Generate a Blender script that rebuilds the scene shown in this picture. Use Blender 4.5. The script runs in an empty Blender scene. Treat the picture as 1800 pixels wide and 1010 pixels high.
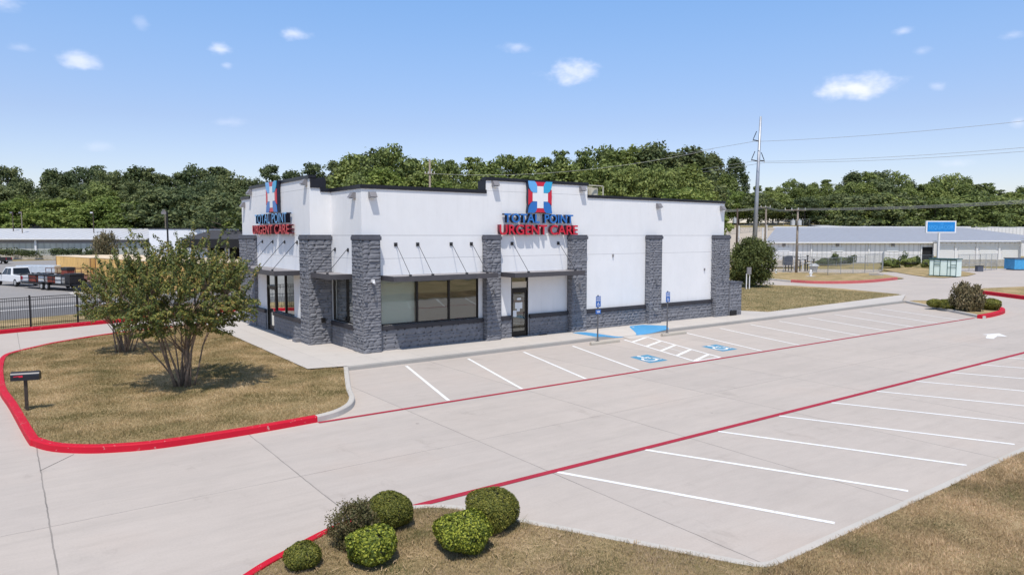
import bpy, bmesh, math, random
import numpy as np
from mathutils import Vector, Matrix

# ------------------------------------------------------------------ camera
SC = bpy.context.scene
COL = SC.collection
F_PX, CAM_H, HORIZON, VPX = 1240.0, 5.05, 414.0, 2620.0
th = math.atan((505 - HORIZON) / F_PX)
phi = math.atan((VPX - 900) * math.cos(th) / F_PX)
FW = np.array([math.cos(phi), math.sin(phi), 0.0])       # horizontal forward
RT = np.array([math.sin(phi), -math.cos(phi), 0.0])      # right
VIEW = FW * math.cos(th) + np.array([0, 0, -math.sin(th)])
UP = FW * math.sin(th) + np.array([0, 0, math.cos(th)])
cam_d = bpy.data.cameras.new("camera")
cam_d.sensor_width = 36.0
cam_d.lens = F_PX / 1800 * 36.0
cam_d.clip_start = 0.1
cam_d.clip_end = 6000
cam = bpy.data.objects.new("camera", cam_d)
COL.objects.link(cam)
cam.matrix_world = Matrix(((RT[0], UP[0], -VIEW[0], 0), (RT[1], UP[1], -VIEW[1], 0), (RT[2], UP[2], -VIEW[2], CAM_H), (0, 0, 0, 1)))
SC.camera = cam

# ------------------------------------------------------------------ sun, sky, exposure
TO_SUN = Vector((-0.30, -0.37, 1.0)).normalized()
sun_d = bpy.data.lights.new("sun", 'SUN')
sun_d.energy = 3.0
sun_d.angle = math.radians(0.5)
sun_d.color = (1.0, 0.94, 0.86)
sun = bpy.data.objects.new("sun", sun_d)
sun.rotation_euler = TO_SUN.to_track_quat('Z', 'Y').to_euler()
sun.location = (0, 0, 60)
COL.objects.link(sun)

world = bpy.data.worlds.new("World")
SC.world = world
world.use_nodes = True
wn, wl = world.node_tree.nodes, world.node_tree.links
bg = wn['Background']
sky = wn.new('ShaderNodeTexSky')
sky.sky_type = 'NISHITA'
sky.sun_disc = False
sky.sun_elevation = math.asin(TO_SUN.z)
sky.sun_rotation = math.atan2(TO_SUN.x, TO_SUN.y)
sky.air_density = 1.0
sky.dust_density = 0.6
sky.ozone_density = 2.0
SKY_STRENGTH = 0.15
CLOUD_V = 6.3


def wnode(kind, **kw):
    n = wn.new(kind)
    for k, v in kw.items():
        setattr(n, k, v)
    return n


def wmath(op, a, b=None, c=None):
    n = wn.new('ShaderNodeMath')
    n.operation = op
    for i, v in enumerate((a, b, c)):
        if v is None:
            continue
        if isinstance(v, (int, float)):
            n.inputs[i].default_value = v
        else:
            wl.new(v, n.inputs[i])
    return n.outputs[0]


tc = wn.new('ShaderNodeTexCoord')
DIR = tc.outputs['Generated']


def wdot(vec):
    n = wn.new('ShaderNodeVectorMath')
    n.operation = 'DOT_PRODUCT'
    wl.new(DIR, n.inputs[0])
    n.inputs[1].default_value = vec
    return n.outputs['Value']


nz = wnode('ShaderNodeTexNoise')
nz.inputs['Scale'].default_value = 30
nz.inputs['Detail'].default_value = 3
nz.inputs['Roughness'].default_value = 0.6
mp = wn.new('ShaderNodeMapping')
mp.inputs['Scale'].default_value = (1, 1, 1.8)
wl.new(DIR, mp.inputs['Vector'])
wl.new(mp.outputs[0], nz.inputs['Vector'])
NZ = wmath('SUBTRACT', nz.outputs['Fac'], 0.5)


def pix_dir(px, py):
    d = VIEW + RT * (px - 900) / F_PX + UP * (505 - py) / F_PX
    return d / np.linalg.norm(d)


# small cumulus: direction, half width, half height (degrees), opacity
CLOUDS = [(1003, 126, 2.3, 1.0, 1.0), (1500, 155, 2.6, 1.1, 1.15), (1513, 162, 1.3, 0.8, 0.6), (518, 60, 1.3, 0.5, 0.85), (386, 88, 0.9, 0.5, 0.9),
          (142, 106, 1.5, 0.7, 0.85), (398, 115, 0.5, 0.3, 0.5), (908, 82, 1.3, 0.45, 0.6), (38, 84, 0.8, 0.35, 0.35),
          (5, 2, 1.2, 0.7, 0.6), (1588, 55, 0.7, 0.35, 0.55), (1620, 90, 0.7, 0.3, 0.35), (1777, 62, 0.8, 0.4, 0.55),
          (1648, 151, 0.7, 0.35, 0.5), (402, 215, 1.4, 0.4, 0.3), (168, 258, 1.2, 0.5, 0.22), (250, 38, 0.6, 0.5, 0.25),
          (1682, 287, 1.2, 0.35, 0.3), (1790, 215, 0.5, 0.4, 0.4)]
total = None
for (px, py, w, h, op) in CLOUDS:
    d = pix_dir(px, py)
    a = np.cross(d, [0, 0, 1]); a /= np.linalg.norm(a)
    b = np.cross(a, d)
    u = wmath('MULTIPLY', wdot(tuple(a)), 1 / math.radians(w * 0.78))
    v = wmath('MULTIPLY', wdot(tuple(b)), 1 / math.radians(h * 0.78))
    r2 = wmath('ADD', wmath('MULTIPLY', u, u), wmath('MULTIPLY', v, v))
    r = wmath('SQRT', r2)
    r = wmath('ADD', r, wmath('MULTIPLY', NZ, 2.6))
    front = wmath('GREATER_THAN', wdot(tuple(d)), 0.5)
    m = wn.new('ShaderNodeMapRange')
    m.interpolation_type = 'SMOOTHSTEP'
    m.inputs['From Min'].default_value = 1.45
    m.inputs['From Max'].default_value = -0.25
    wl.new(r, m.inputs['Value'])
    k = wmath('MULTIPLY', wmath('MULTIPLY', m.outputs[0], op * 0.56), front)
    total = k if total is None else wmath('MAXIMUM', total, k)
total = wmath('MINIMUM', total, 1.0)
tint = wn.new('ShaderNodeMix')
tint.data_type = 'RGBA'
tint.blend_type = 'MULTIPLY'
tint.inputs['Factor'].default_value = 1.0
sepd = wn.new('ShaderNodeSeparateXYZ')
wl.new(DIR, sepd.inputs[0])
rmp = wn.new('ShaderNodeValToRGB')
STOPS = [(0.0, (1.36, 1.02, 0.93)), (0.15, (1.33, 1.03, 0.96)), (0.24, (1.37, 1.20, 1.12)), (0.33, (1.34, 1.33, 1.27)), (0.55, (1.15, 1.05, 0.9)), (1.0, (1.1, 0.95, 0.75))]
BT = (0.78, 0.94, 1.12)
while len(rmp.color_ramp.elements) < len(STOPS):
    rmp.color_ramp.elements.new(0.5)
for e_, (p_, c_) in zip(rmp.color_ramp.elements, STOPS):
    e_.position = p_
    e_.color = tuple(k * b_ / 1.6 for k, b_ in zip(c_, BT)) + (1.0,)
wl.new(sepd.outputs[2], rmp.inputs['Fac'])
wl.new(rmp.outputs['Color'], tint.inputs[7])
wl.new(sky.outputs[0], tint.inputs[6])
cm = wn.new('ShaderNodeMix')
cm.data_type = 'RGBA'
wl.new(total, cm.inputs['Factor'])
gain = wn.new('ShaderNodeVectorMath')
gain.operation = 'SCALE'
gain.inputs['Scale'].default_value = 1.14
wl.new(tint.outputs[2], gain.inputs[0])
wl.new(gain.outputs[0], cm.inputs[6])
cm.inputs[7].default_value = (CLOUD_V, CLOUD_V * 0.97, CLOUD_V * 1.03, 1)
wl.new(cm.outputs[2], bg.inputs['Color'])
bg.inputs['Strength'].default_value = SKY_STRENGTH

SC.view_settings.view_transform = 'Standard'
SC.view_settings.look = 'None'
SC.view_settings.exposure = 0.45
SC.view_settings.gamma = 1.0
SC.cycles.max_bounces = 6
SC.cycles.transparent_max_bounces = 12


# ------------------------------------------------------------------ layout helpers
def ray(px, py):
    return VIEW + RT * (px - 900) / F_PX + UP * (505 - py) / F_PX


def G(px, py, z=0.0):
    """ground point (x, y) seen at a photo pixel, for a surface at height z"""
    d = ray(px, py)
    t = (z - CAM_H) / d[2]
    return (d[0] * t, d[1] * t)


def PD(px, d, z=0.0):
    """point at forward distance d on the bearing of photo column px"""
    lat = (px - 900) / F_PX * (d * math.cos(th) + (CAM_H - z) * math.sin(th))
    p = FW * d + RT * lat
    return Vector((p[0], p[1], z))


def ZY(py, d):
    """height of the point at photo row py and forward distance d"""
    return CAM_H - d * math.tan(math.atan((py - 505) / F_PX) + th)


# ------------------------------------------------------------------ materials
def lin(c):
    return c if len(c) == 4 else (*c, 1.0)


class NT:
    def __init__(self, name):
        self.m = bpy.data.materials.new(name)
        self.m.use_nodes = True
        self.n = self.m.node_tree.nodes
        self.l = self.m.node_tree.links
        self.b = self.n['Principled BSDF']

    def node(self, kind, **kw):
        n = self.n.new(kind)
        for k, v in kw.items():
            setattr(n, k, v)
        return n

    def pos(self):
        g = self.node('ShaderNodeNewGeometry')
        return g.outputs['Position']

    def objc(self):
        g = self.node('ShaderNodeTexCoord')
        return g.outputs['Object']

    def noise(self, scale, detail=4, rough=0.55, vec=None, stretch=None):
        n = self.node('ShaderNodeTexNoise')
        n.inputs['Scale'].default_value = scale
        n.inputs['Detail'].default_value = detail
        n.inputs['Roughness'].default_value = rough
        v = vec if vec is not None else self.pos()
        if stretch:
            mpn = self.node('ShaderNodeMapping')
            mpn.inputs['Scale'].default_value = stretch
            self.l.new(v, mpn.inputs['Vector'])
            v = mpn.outputs[0]
        self.l.new(v, n.inputs['Vector'])
        return n.outputs['Fac']

    def math(self, op, a, b=None, clamp=False):
        n = self.node('ShaderNodeMath', operation=op)
        n.use_clamp = clamp
        for i, v in enumerate((a, b)):
            if v is None:
                continue
            if isinstance(v, (int, float)):
                n.inputs[i].default_value = v
            else:
                self.l.new(v, n.inputs[i])
        return n.outputs[0]

    def ramp(self, fac, stops):
        r = self.node('ShaderNodeValToRGB')
        e = r.color_ramp.elements
        while len(e) < len(stops):
            e.new(0.5)
        for i, (p, c) in enumerate(stops):
            e[i].position = p
            e[i].color = lin(c)
        self.l.new(fac, r.inputs['Fac'])
        return r.outputs['Color']

    def mix(self, fac, a, b, blend='MIX'):
        n = self.node('ShaderNodeMix', data_type='RGBA', blend_type=blend)
        if isinstance(fac, (int, float)):
            n.inputs[0].default_value = fac
        else:
            self.l.new(fac, n.inputs[0])
        for i, v in ((6, a), (7, b)):
            if isinstance(v, tuple):
                n.inputs[i].default_value = lin(v)
            else:
                self.l.new(v, n.inputs[i])
        return n.outputs[2]

    def bump(self, height, strength=0.3, dist=0.02, prev=None):
        n = self.node('ShaderNodeBump')
        n.inputs['Strength'].default_value = strength
        n.inputs['Distance'].default_value = dist
        self.l.new(height, n.inputs['Height'])
        if prev is not None:
            self.l.new(prev, n.inputs['Normal'])
        self.l.new(n.outputs[0], self.b.inputs['Normal'])
        return n.outputs[0]

    def base(self, v):
        if isinstance(v, tuple):
            self.b.inputs['Base Color'].default_value = lin(v)
        else:
            self.l.new(v, self.b.inputs['Base Color'])


def simple(name, col, rough=0.6, metal=0.0, var=0.12, vs=3.0, bump=0.0, bs=40.0, spec=0.5):
    t = NT(name)
    f = t.noise(vs, 5)
    lo = tuple(c * (1 - var) for c in col)
    hi = tuple(min(1, c * (1 + var)) for c in col)
    t.base(t.ramp(f, [(0.3, lo), (0.7, hi)]))
    t.b.inputs['Roughness'].default_value = rough
    t.b.inputs['Metallic'].default_value = metal
    t.b.inputs['Specular IOR Level'].default_value = spec
    if bump:
        t.bump(t.noise(bs, 3), bump, 0.01)
    return t.m


def line_mask(t, coord, off, period, halfw):
    """1 on lines at off + k*period of a scalar coordinate"""
    a = t.math('SUBTRACT', coord, off)
    if period:
        a = t.math('DIVIDE', a, period)
        a = t.math('ADD', a, 0.5)
        a = t.math('FRACT', a)
        a = t.math('SUBTRACT', a, 0.5)
        a = t.math('ABSOLUTE', a)
        a = t.math('MULTIPLY', a, period)
    else:
        a = t.math('ABSOLUTE', a)
    return t.math('LESS_THAN', a, halfw)


def concrete(name, base, joints=None, rot=0.0):
    t = NT(name)
    p = t.pos()
    big = t.noise(0.22, 6, 0.6, p)
    mid = t.noise(1.6, 6, 0.65, p, (1, 2.2, 1))
    fine = t.noise(26, 4, 0.6, p)
    c1 = t.ramp(big, [(0.3, tuple(v * 0.93 for v in base)), (0.55, base), (0.75, (base[0] * 1.0, base[1] * 0.965, base[2] * 0.945))])
    c2 = t.mix(0.55, c1, t.ramp(mid, [(0.3, (0.9, 0.9, 0.9)), (0.6, (1, 1, 1)), (0.8, (1.04, 1.03, 1.02))]), 'MULTIPLY')
    c3 = t.mix(0.5, c2, t.ramp(fine, [(0.25, (0.86, 0.86, 0.86)), (0.6, (1, 1, 1))]), 'MULTIPLY')
    # trowel streaks and the odd dark drip
    st = t.noise(0.9, 5, 0.7, p, (0.35, 4.0, 1))
    c3 = t.mix(0.35, c3, t.ramp(st, [(0.38, (0.9, 0.895, 0.89)), (0.5, (1, 1, 1))]), 'MULTIPLY')
    if joints:
        sp_ = t.node('ShaderNodeSeparateXYZ')
        t.l.new(p, sp_.inputs[0])
        cx = t.math('FLOOR', t.math('DIVIDE', t.math('SUBTRACT', sp_.outputs[0], joints[0][1]), joints[0][2]))
        cy = t.math('FLOOR', t.math('DIVIDE', t.math('SUBTRACT', sp_.outputs[1], 14.4), 3.4 if len(joints) > 1 else 50.0))
        wn_ = t.node('ShaderNodeTexWhiteNoise', noise_dimensions='1D')
        t.l.new(t.math('ADD', cx, t.math('MULTIPLY', cy, 17.3)), wn_.inputs['W'])
        c3 = t.mix(1.0, c3, t.ramp(wn_.outputs['Value'], [(0.0, (0.955, 0.955, 0.96)), (1.0, (1.01, 1.005, 1.0))]), 'MULTIPLY')
        if len(joints) > 1:
            tn = t.noise(0.35, 5, 0.7, p, (0.3, 2.5, 1))
            for yc in (12.6, 14.0, 15.5, 17.0):
                ab = t.math('ABSOLUTE', t.math('SUBTRACT', sp_.outputs[1], yc))
                bnd = t.math('MULTIPLY', t.math('SUBTRACT', 1.0, t.math('DIVIDE', ab, 0.38), True), tn, True)
                c3 = t.mix(t.math('MULTIPLY', bnd, 0.16), c3, (0.24, 0.225, 0.21))
        oil = t.noise(0.55, 5, 0.75, p, (1.6, 0.8, 1))
        c3 = t.mix(0.8, c3, t.ramp(oil, [(0.60, (1, 1, 1)), (0.70, (0.86, 0.855, 0.85)), (0.8, (0.74, 0.73, 0.72))]), 'MULTIPLY')
    spot = t.noise(2.3, 2, 0.4, p)
    c3 = t.mix(t.math('GREATER_THAN', spot, 0.79), c3, tuple(v * 0.66 for v in base))
    if joints:
        sep = t.node('ShaderNodeSeparateXYZ')
        t.l.new(p, sep.inputs[0])
        wob = t.math('MULTIPLY', t.math('SUBTRACT', t.noise(1.5, 3, 0.6, p), 0.5), 0.05)
        x = t.math('ADD', sep.outputs[0], wob)
        y = t.math('ADD', sep.outputs[1], wob)
        m = None
        for (ax, off, per, hw) in joints:
            k = line_mask(t, x if ax == 'x' else y, off, per, hw)
            m = k if m is None else t.math('MAXIMUM', m, k)
        fade = t.math('MULTIPLY', m, t.math('ADD', t.math('MULTIPLY', t.noise(0.5, 3, 0.6, p), 0.9), 0.05, True))
        c3 = t.mix(fade, c3, (0.10, 0.095, 0.09))
    t.base(c3)
    t.b.inputs['Roughness'].default_value = 0.85
    t.b.inputs['Specular IOR Level'].default_value = 0.25
    t.bump(t.noise(60, 4, 0.6, p), 0.25, 0.004)
    return t.m


CON = (0.50, 0.445, 0.402)
M = {}
M['concrete'] = concrete('concrete_paving', CON, [('x', 0.48, 4.43, 0.013), ('y', 14.4, None, 0.010)])
M['walk'] = concrete('concrete_walk', (0.56, 0.52, 0.48), [('x', 0.9, 1.83, 0.006)])
M['kerb'] = concrete('kerb_concrete', (0.52, 0.49, 0.45))
M['kerb_grey'] = concrete('dark_grey_kerb', (0.36, 0.345, 0.325))  # a darker grey than the sidewalk, top and face alike
M['wheel_stop'] = concrete('wheel_stop_concrete', (0.46, 0.42, 0.36))
M['asphalt'] = concrete('worn_asphalt', (0.30, 0.285, 0.275))
M['road'] = concrete('road_asphalt', (0.17, 0.165, 0.165))
M['gravel'] = concrete('gravel', (0.46, 0.40, 0.33))


def paint(name, col, wear=0.25, under=CON, rough=0.6):
    t = NT(name)
    p = t.pos()
    w = t.noise(9, 6, 0.7, p)
    f = t.math('GREATER_THAN', w, 1 - wear * 0.64 if wear < 0.9 else 0.4)
    v = t.noise(1.2, 4, 0.6, p)
    c = t.ramp(v, [(0.3, tuple(k * 0.88 for k in col)), (0.7, col)])
    t.base(t.mix(t.math('MULTIPLY', f, 0.6), c, under))
    t.b.inputs['Roughness'].default_value = rough
    t.b.inputs['Specular IOR Level'].default_value = 0.12
    t.bump(t.noise(60, 3, 0.6, p), 0.2, 0.003)
    return t.m


M['white_paint'] = paint('road_white', (0.82, 0.82, 0.81), 0.62)
M['faint_paint'] = paint('road_faint_white', (0.60, 0.58, 0.56), 0.7)
M['red_paint'] = paint('fire_lane_red', (0.56, 0.014, 0.035), 0.56)
M['red_line'] = paint('fire_lane_line_red', (0.40, 0.03, 0.055), 0.5)
M['red_faded'] = paint('faded_red_paint', (0.55, 0.13, 0.13), 0.6)
M['blue_paint'] = paint('accessible_blue', (0.09, 0.29, 0.46), 0.55)
M['ramp_blue'] = paint('ramp_blue', (0.09, 0.32, 0.58), 0.5)


def stucco():
    t = NT('white_stucco')
    p = t.pos()
    n1 = t.noise(0.35, 5, 0.6, p)
    n2 = t.noise(2.2, 5, 0.6, p, (1, 1, 0.6))
    c = t.ramp(n1, [(0.3, (0.778, 0.780, 0.789)), (0.7, (0.824, 0.821, 0.824))])
    c = t.mix(0.5, c, t.ramp(n2, [(0.3, (0.93, 0.93, 0.93)), (0.6, (1, 1, 1))]), 'MULTIPLY')
    sep = t.node('ShaderNodeSeparateXYZ')
    t.l.new(p, sep.inputs[0])
    m = None
    for (o, hw) in ((5.06, 0.012), (4.075, 0.009), (7.13, 0.008)):
        k = line_mask(t, sep.outputs[2], o, None, hw)
        m = k if m is None else t.math('MAXIMUM', m, k)
    c = t.mix(t.math('MULTIPLY', m, 0.6), c, (0.22, 0.22, 0.24))
    xy = t.math('ADD', sep.outputs[0], sep.outputs[1])
    v = line_mask(t, xy, 0.35, 2.44, 0.006)
    c = t.mix(t.math('MULTIPLY', v, 0.06), c, (0.3, 0.3, 0.32))
    stn = t.noise(1.0, 5, 0.75, p, (4.0, 4.0, 0.16))
    top = t.node('ShaderNodeMapRange')
    top.inputs['From Min'].default_value = 5.2
    top.inputs['From Max'].default_value = 7.6
    t.l.new(sep.outputs[2], top.inputs['Value'])
    low = t.node('ShaderNodeMapRange')
    low.inputs['From Min'].default_value = 2.2
    low.inputs['From Max'].default_value = 1.2
    t.l.new(sep.outputs[2], low.inputs['Value'])
    msk = t.math('MULTIPLY', t.math('GREATER_THAN', stn, 0.5), t.math('MULTIPLY', t.math('SUBTRACT', stn, 0.5), 4.0), True)
    c = t.mix(t.math('MULTIPLY', msk, t.math('ADD', t.math('MULTIPLY', top.outputs[0], 0.20), t.math('MULTIPLY', low.outputs[0], 0.2))), c, (0.42, 0.41, 0.40))
    t.base(c)
    t.b.inputs['Roughness'].default_value = 0.9
    t.b.inputs['Specular IOR Level'].default_value = 0.2
    t.bump(t.noise(70, 4, 0.6, p), 0.3, 0.004)
    return t.m


def stone():
    t = NT('painted_grey_stone')
    p = t.pos()
    n1 = t.noise(3.0, 6, 0.65, p)
    n2 = t.noise(22, 5, 0.65, p)
    c = t.ramp(n1, [(0.28, (0.15, 0.154, 0.172)), (0.55, (0.196, 0.20, 0.222)), (0.8, (0.25, 0.255, 0.28))])
    t.base(c)
    t.b.inputs['Roughness'].default_value = 0.72
    t.b.inputs['Specular IOR Level'].default_value = 0.3
    b = t.bump(n2, 0.6, 0.02)
    t.bump(t.noise(6, 4, 0.6, p, (1, 1, 2.4)), 0.4, 0.04, b)
    return t.m


M['stucco'] = stucco()
M['stone'] = stone()
M['trim'] = simple('dark_trim', (0.028, 0.027, 0.034), 0.55, var=0.15, bump=0.2)
M['cap'] = simple('stone_cap_paint', (0.085, 0.088, 0.108), 0.7, var=0.2, bump=0.4, bs=20)
M['coping'] = simple('black_coping', (0.018, 0.018, 0.024), 0.4, metal=0.2, spec=0.4)
M['canopy'] = simple('canopy_paint', (0.085, 0.08, 0.088), 0.45, metal=0.3, var=0.1)
M['canopy_top'] = simple('canopy_deck', (0.30, 0.28, 0.28), 0.5, metal=0.2, var=0.2)
M['frame'] = simple('bronze_frame', (0.022, 0.02, 0.02), 0.35, metal=0.5)
M['steel'] = simple('galvanised_steel', (0.42, 0.44, 0.46), 0.4, metal=0.6, var=0.15)
M['dark_steel'] = simple('dark_steel', (0.05, 0.05, 0.055), 0.4, metal=0.6)
M['black_metal'] = simple('black_fence_paint', (0.014, 0.014, 0.017), 0.4, metal=0.2)
M['lamp'] = simple('lamp_housing', (0.22, 0.21, 0.22), 0.5, var=0.08)
M['lens'] = simple('lamp_lens', (0.8, 0.8, 0.8), 0.15, var=0.02)
M['papers'] = simple('notice_paper', (0.75, 0.77, 0.78), 0.8, var=0.08, vs=30)
M['panel_beige'] = simple('transom_panel', (0.60, 0.55, 0.46), 0.7, var=0.05)
M['blind'] = None
M['rubber'] = simple('black_rubber', (0.02, 0.02, 0.022), 0.85, var=0.3)
M['red_letter'] = simple('red_acrylic', (0.60, 0.012, 0.04), 0.3, var=0.04)
M['blue_letter'] = simple('blue_acrylic', (0.02, 0.16, 0.50), 0.3, var=0.04)
M['lightblue'] = simple('light_blue_acrylic', (0.13, 0.42, 0.80), 0.3, var=0.04)
M['cyan'] = simple('cyan_acrylic', (0.03, 0.38, 0.66), 0.3, var=0.04)
M['letter_side'] = simple('dark_navy_return', (0.012, 0.016, 0.04), 0.4)
M['letter_side_red'] = simple('dark_red_return', (0.10, 0.008, 0.02), 0.4)
M['white_acrylic'] = simple('white_acrylic', (0.82, 0.83, 0.85), 0.35, var=0.03)
M['sign_blue'] = simple('sign_blue', (0.02, 0.12, 0.42), 0.4)
M['post'] = simple('sign_post', (0.16, 0.16, 0.17), 0.5, metal=0.5)
M['wood_dark'] = simple('weathered_post', (0.045, 0.035, 0.028), 0.8, var=0.4, vs=20, bump=0.4)
M['mailbox'] = simple('mailbox_black', (0.018, 0.02, 0.028), 0.35, metal=0.3, var=0.25)
M['pole_wood'] = simple('utility_pole_wood', (0.24, 0.20, 0.165), 0.85, var=0.3, vs=6, bump=0.3)
M['pole_brown'] = simple('dark_pole_wood', (0.07, 0.05, 0.04), 0.85, var=0.3, vs=6)
M['pole_steel'] = simple('transmission_steel', (0.40, 0.42, 0.46), 0.45, metal=0.5, var=0.12, vs=1.2)
M['wire'] = simple('overhead_cable', (0.36, 0.36, 0.34), 0.5)
M['insul'] = simple('insulator', (0.62, 0.62, 0.6), 0.4)
M['can'] = simple('transformer_can', (0.55, 0.56, 0.57), 0.4, metal=0.2)
M['beige_unit'] = simple('rooftop_unit_paint', (0.50, 0.46, 0.36), 0.5)
M['roofing'] = simple('roof_membrane', (0.35, 0.35, 0.36), 0.8)
M['bark'] = simple('crape_bark', (0.20, 0.145, 0.105), 0.85, var=0.35, vs=9, bump=0.4)
M['trunk'] = simple('tree_bark', (0.09, 0.07, 0.055), 0.9, var=0.35, vs=4)
M['box_core'] = simple('shrub_inner_shade', (0.022, 0.024, 0.012), 0.95, var=0.4, vs=12)  # near-black; the shade between shrub leaves is put into this colour


def ribbed(name, col, period, axis='x', var=0.1, depth=0.03, rough=0.5, metal=0.2, dirt=0.0):
    t = NT(name)
    p = t.objc()
    sep = t.node('ShaderNodeSeparateXYZ')
    t.l.new(p, sep.inputs[0])
    c = sep.outputs['xyz'.index(axis)]
    w = t.math('SINE', t.math('MULTIPLY', c, 2 * math.pi / period))
    h = t.math('MULTIPLY', t.math('ADD', w, 1.0), 0.5)
    n = t.noise(0.7, 6, 0.6, p)
    k = t.ramp(n, [(0.3, tuple(v * (1 - var) for v in col)), (0.7, tuple(min(1, v * (1 + var)) for v in col))])
    k = t.mix(0.75, k, t.ramp(h, [(0.0, (0.72, 0.72, 0.72)), (0.35, (1, 1, 1))]), 'MULTIPLY')
    if dirt:
        n2 = t.noise(1.1, 5, 0.7, p, (1, 1, 0.2))
        k = t.mix(t.math('MULTIPLY', t.math('GREATER_THAN', n2, 0.62), dirt), k, (0.16, 0.08, 0.04))
    t.base(k)
    t.b.inputs['Roughness'].default_value = rough
    t.b.inputs['Metallic'].default_value = metal
    t.bump(h, 0.6, depth)
    return t.m


M['shed_wall'] = ribbed('shed_wall_sheet', (0.46, 0.47, 0.43), 1.3, 'x', 0.12)
M['shed_roof'] = ribbed('shed_roof_sheet', (0.50, 0.51, 0.54), 1.8, 'x', 0.06, rough=0.6, metal=0.0)
M['store_wall'] = ribbed('storage_wall_sheet', (0.80, 0.79, 0.80), 0.9, 'x', 0.06)
M['store_roof'] = ribbed('storage_roof_sheet', (0.36, 0.37, 0.41), 1.3, 'x', 0.06, rough=0.55, metal=0.1)
M['door_white'] = ribbed('roller_door', (0.78, 0.78, 0.78), 0.35, 'z', 0.03)
M['container'] = ribbed('container_yellow', (0.82, 0.50, 0.16), 0.55, 'x', 0.08, 0.05, 0.6, 0.0, 0.35)
M['container_roof'] = simple('container_roof', (0.75, 0.60, 0.42), 0.7, var=0.15, vs=1)
M['white_wall'] = simple('painted_white_wall', (0.78, 0.79, 0.82), 0.8, var=0.04)
M['white_trim'] = simple('white_trim', (0.75, 0.75, 0.76), 0.6, var=0.04)
M['dark_roof'] = simple('charcoal_shingles', (0.045, 0.046, 0.055), 0.9, var=0.2, vs=2)
M['grey_roof'] = simple('grey_shingles', (0.16, 0.16, 0.15), 0.9, var=0.2, vs=2)
M['cream'] = simple('cream_siding', (0.50, 0.47, 0.39), 0.8)
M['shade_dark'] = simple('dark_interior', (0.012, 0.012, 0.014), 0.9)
M['block'] = simple('pale_block_wall', (0.42, 0.39, 0.34), 0.9, var=0.25, vs=2)
M['mint'] = simple('mint_panel', (0.72, 0.84, 0.78), 0.5, var=0.05)
M['dark_green'] = simple('dark_green_frame', (0.03, 0.09, 0.08), 0.5)
M['dumpster'] = simple('blue_container_paint', (0.06, 0.32, 0.60), 0.5, var=0.15)
M['navy_metal'] = simple('navy_cabinet', (0.08, 0.09, 0.12), 0.5)
M['car_white'] = simple('car_white', (0.75, 0.76, 0.78), 0.2, var=0.02, spec=0.6)
M['car_black'] = simple('car_black', (0.015, 0.015, 0.018), 0.2, var=0.02)
M['tyre'] = simple('tyre_rubber', (0.02, 0.02, 0.02), 0.9)
M['rim'] = simple('wheel_rim', (0.55, 0.56, 0.58), 0.3, metal=0.7)
M['cargo_red'] = simple('red_cargo', (0.25, 0.05, 0.03), 0.6, var=0.4, vs=8)
M['cargo_white'] = simple('white_cargo', (0.65, 0.65, 0.65), 0.6, var=0.2, vs=8)
M['rust'] = simple('rusty_brown_steel', (0.14, 0.06, 0.04), 0.8, var=0.4, vs=6)
M['silver'] = simple('silver_sheet', (0.55, 0.60, 0.66), 0.35, metal=0.3)


def glass_mat(name, tintc=(0.30, 0.33, 0.31), refl=0.28):
    t = NT(name)
    t.n.remove(t.b)
    out = t.n['Material Output']
    tr = t.node('ShaderNodeBsdfTransparent')
    tr.inputs[0].default_value = lin(tintc)
    gl = t.node('ShaderNodeBsdfGlossy')
    gl.inputs['Roughness'].default_value = 0.015
    gl.inputs['Color'].default_value = (0.85, 0.88, 0.85, 1)
    # slight waviness of the panes
    bp = t.node('ShaderNodeBump')
    bp.inputs['Strength'].default_value = 0.03
    bp.inputs['Distance'].default_value = 0.05
    n = t.noise(1.2, 2, 0.4)
    t.l.new(n, bp.inputs['Height'])
    t.l.new(bp.outputs[0], gl.inputs['Normal'])
    fr = t.node('ShaderNodeFresnel')
    fr.inputs['IOR'].default_value = 1.5
    fac = t.math('ADD', t.math('MULTIPLY', fr.outputs[0], 1.3), refl, True)
    mx = t.node('ShaderNodeMixShader')
    t.l.new(fac, mx.inputs[0])
    t.l.new(tr.outputs[0], mx.inputs[1])
    t.l.new(gl.outputs[0], mx.inputs[2])
    t.l.new(mx.outputs[0], out.inputs['Surface'])
    return t.m


M['glass'] = glass_mat('tinted_glass', (0.42, 0.44, 0.40), 0.16)
M['glass_pale'] = glass_mat('filmed_glass', (0.90, 0.94, 0.90), 0.05)
M['car_glass'] = simple('car_window', (0.015, 0.018, 0.022), 0.05, var=0.02)


def blind_mat(name, col):
    t = NT(name)
    p = t.pos()
    sep = t.node('ShaderNodeSeparateXYZ')
    t.l.new(p, sep.inputs[0])
    w = t.math('FRACT', t.math('MULTIPLY', sep.outputs[2], 18.0))
    c = t.ramp(w, [(0.0, tuple(v * 0.78 for v in col)), (0.3, col), (1.0, tuple(v * 0.95 for v in col))])
    t.base(c)
    t.b.inputs['Roughness'].default_value = 0.7
    return t.m


M['blind_pale'] = blind_mat('pale_green_blind', (0.62, 0.65, 0.60))
M['blind_tan'] = blind_mat('tan_blind', (0.27, 0.26, 0.215))


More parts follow.
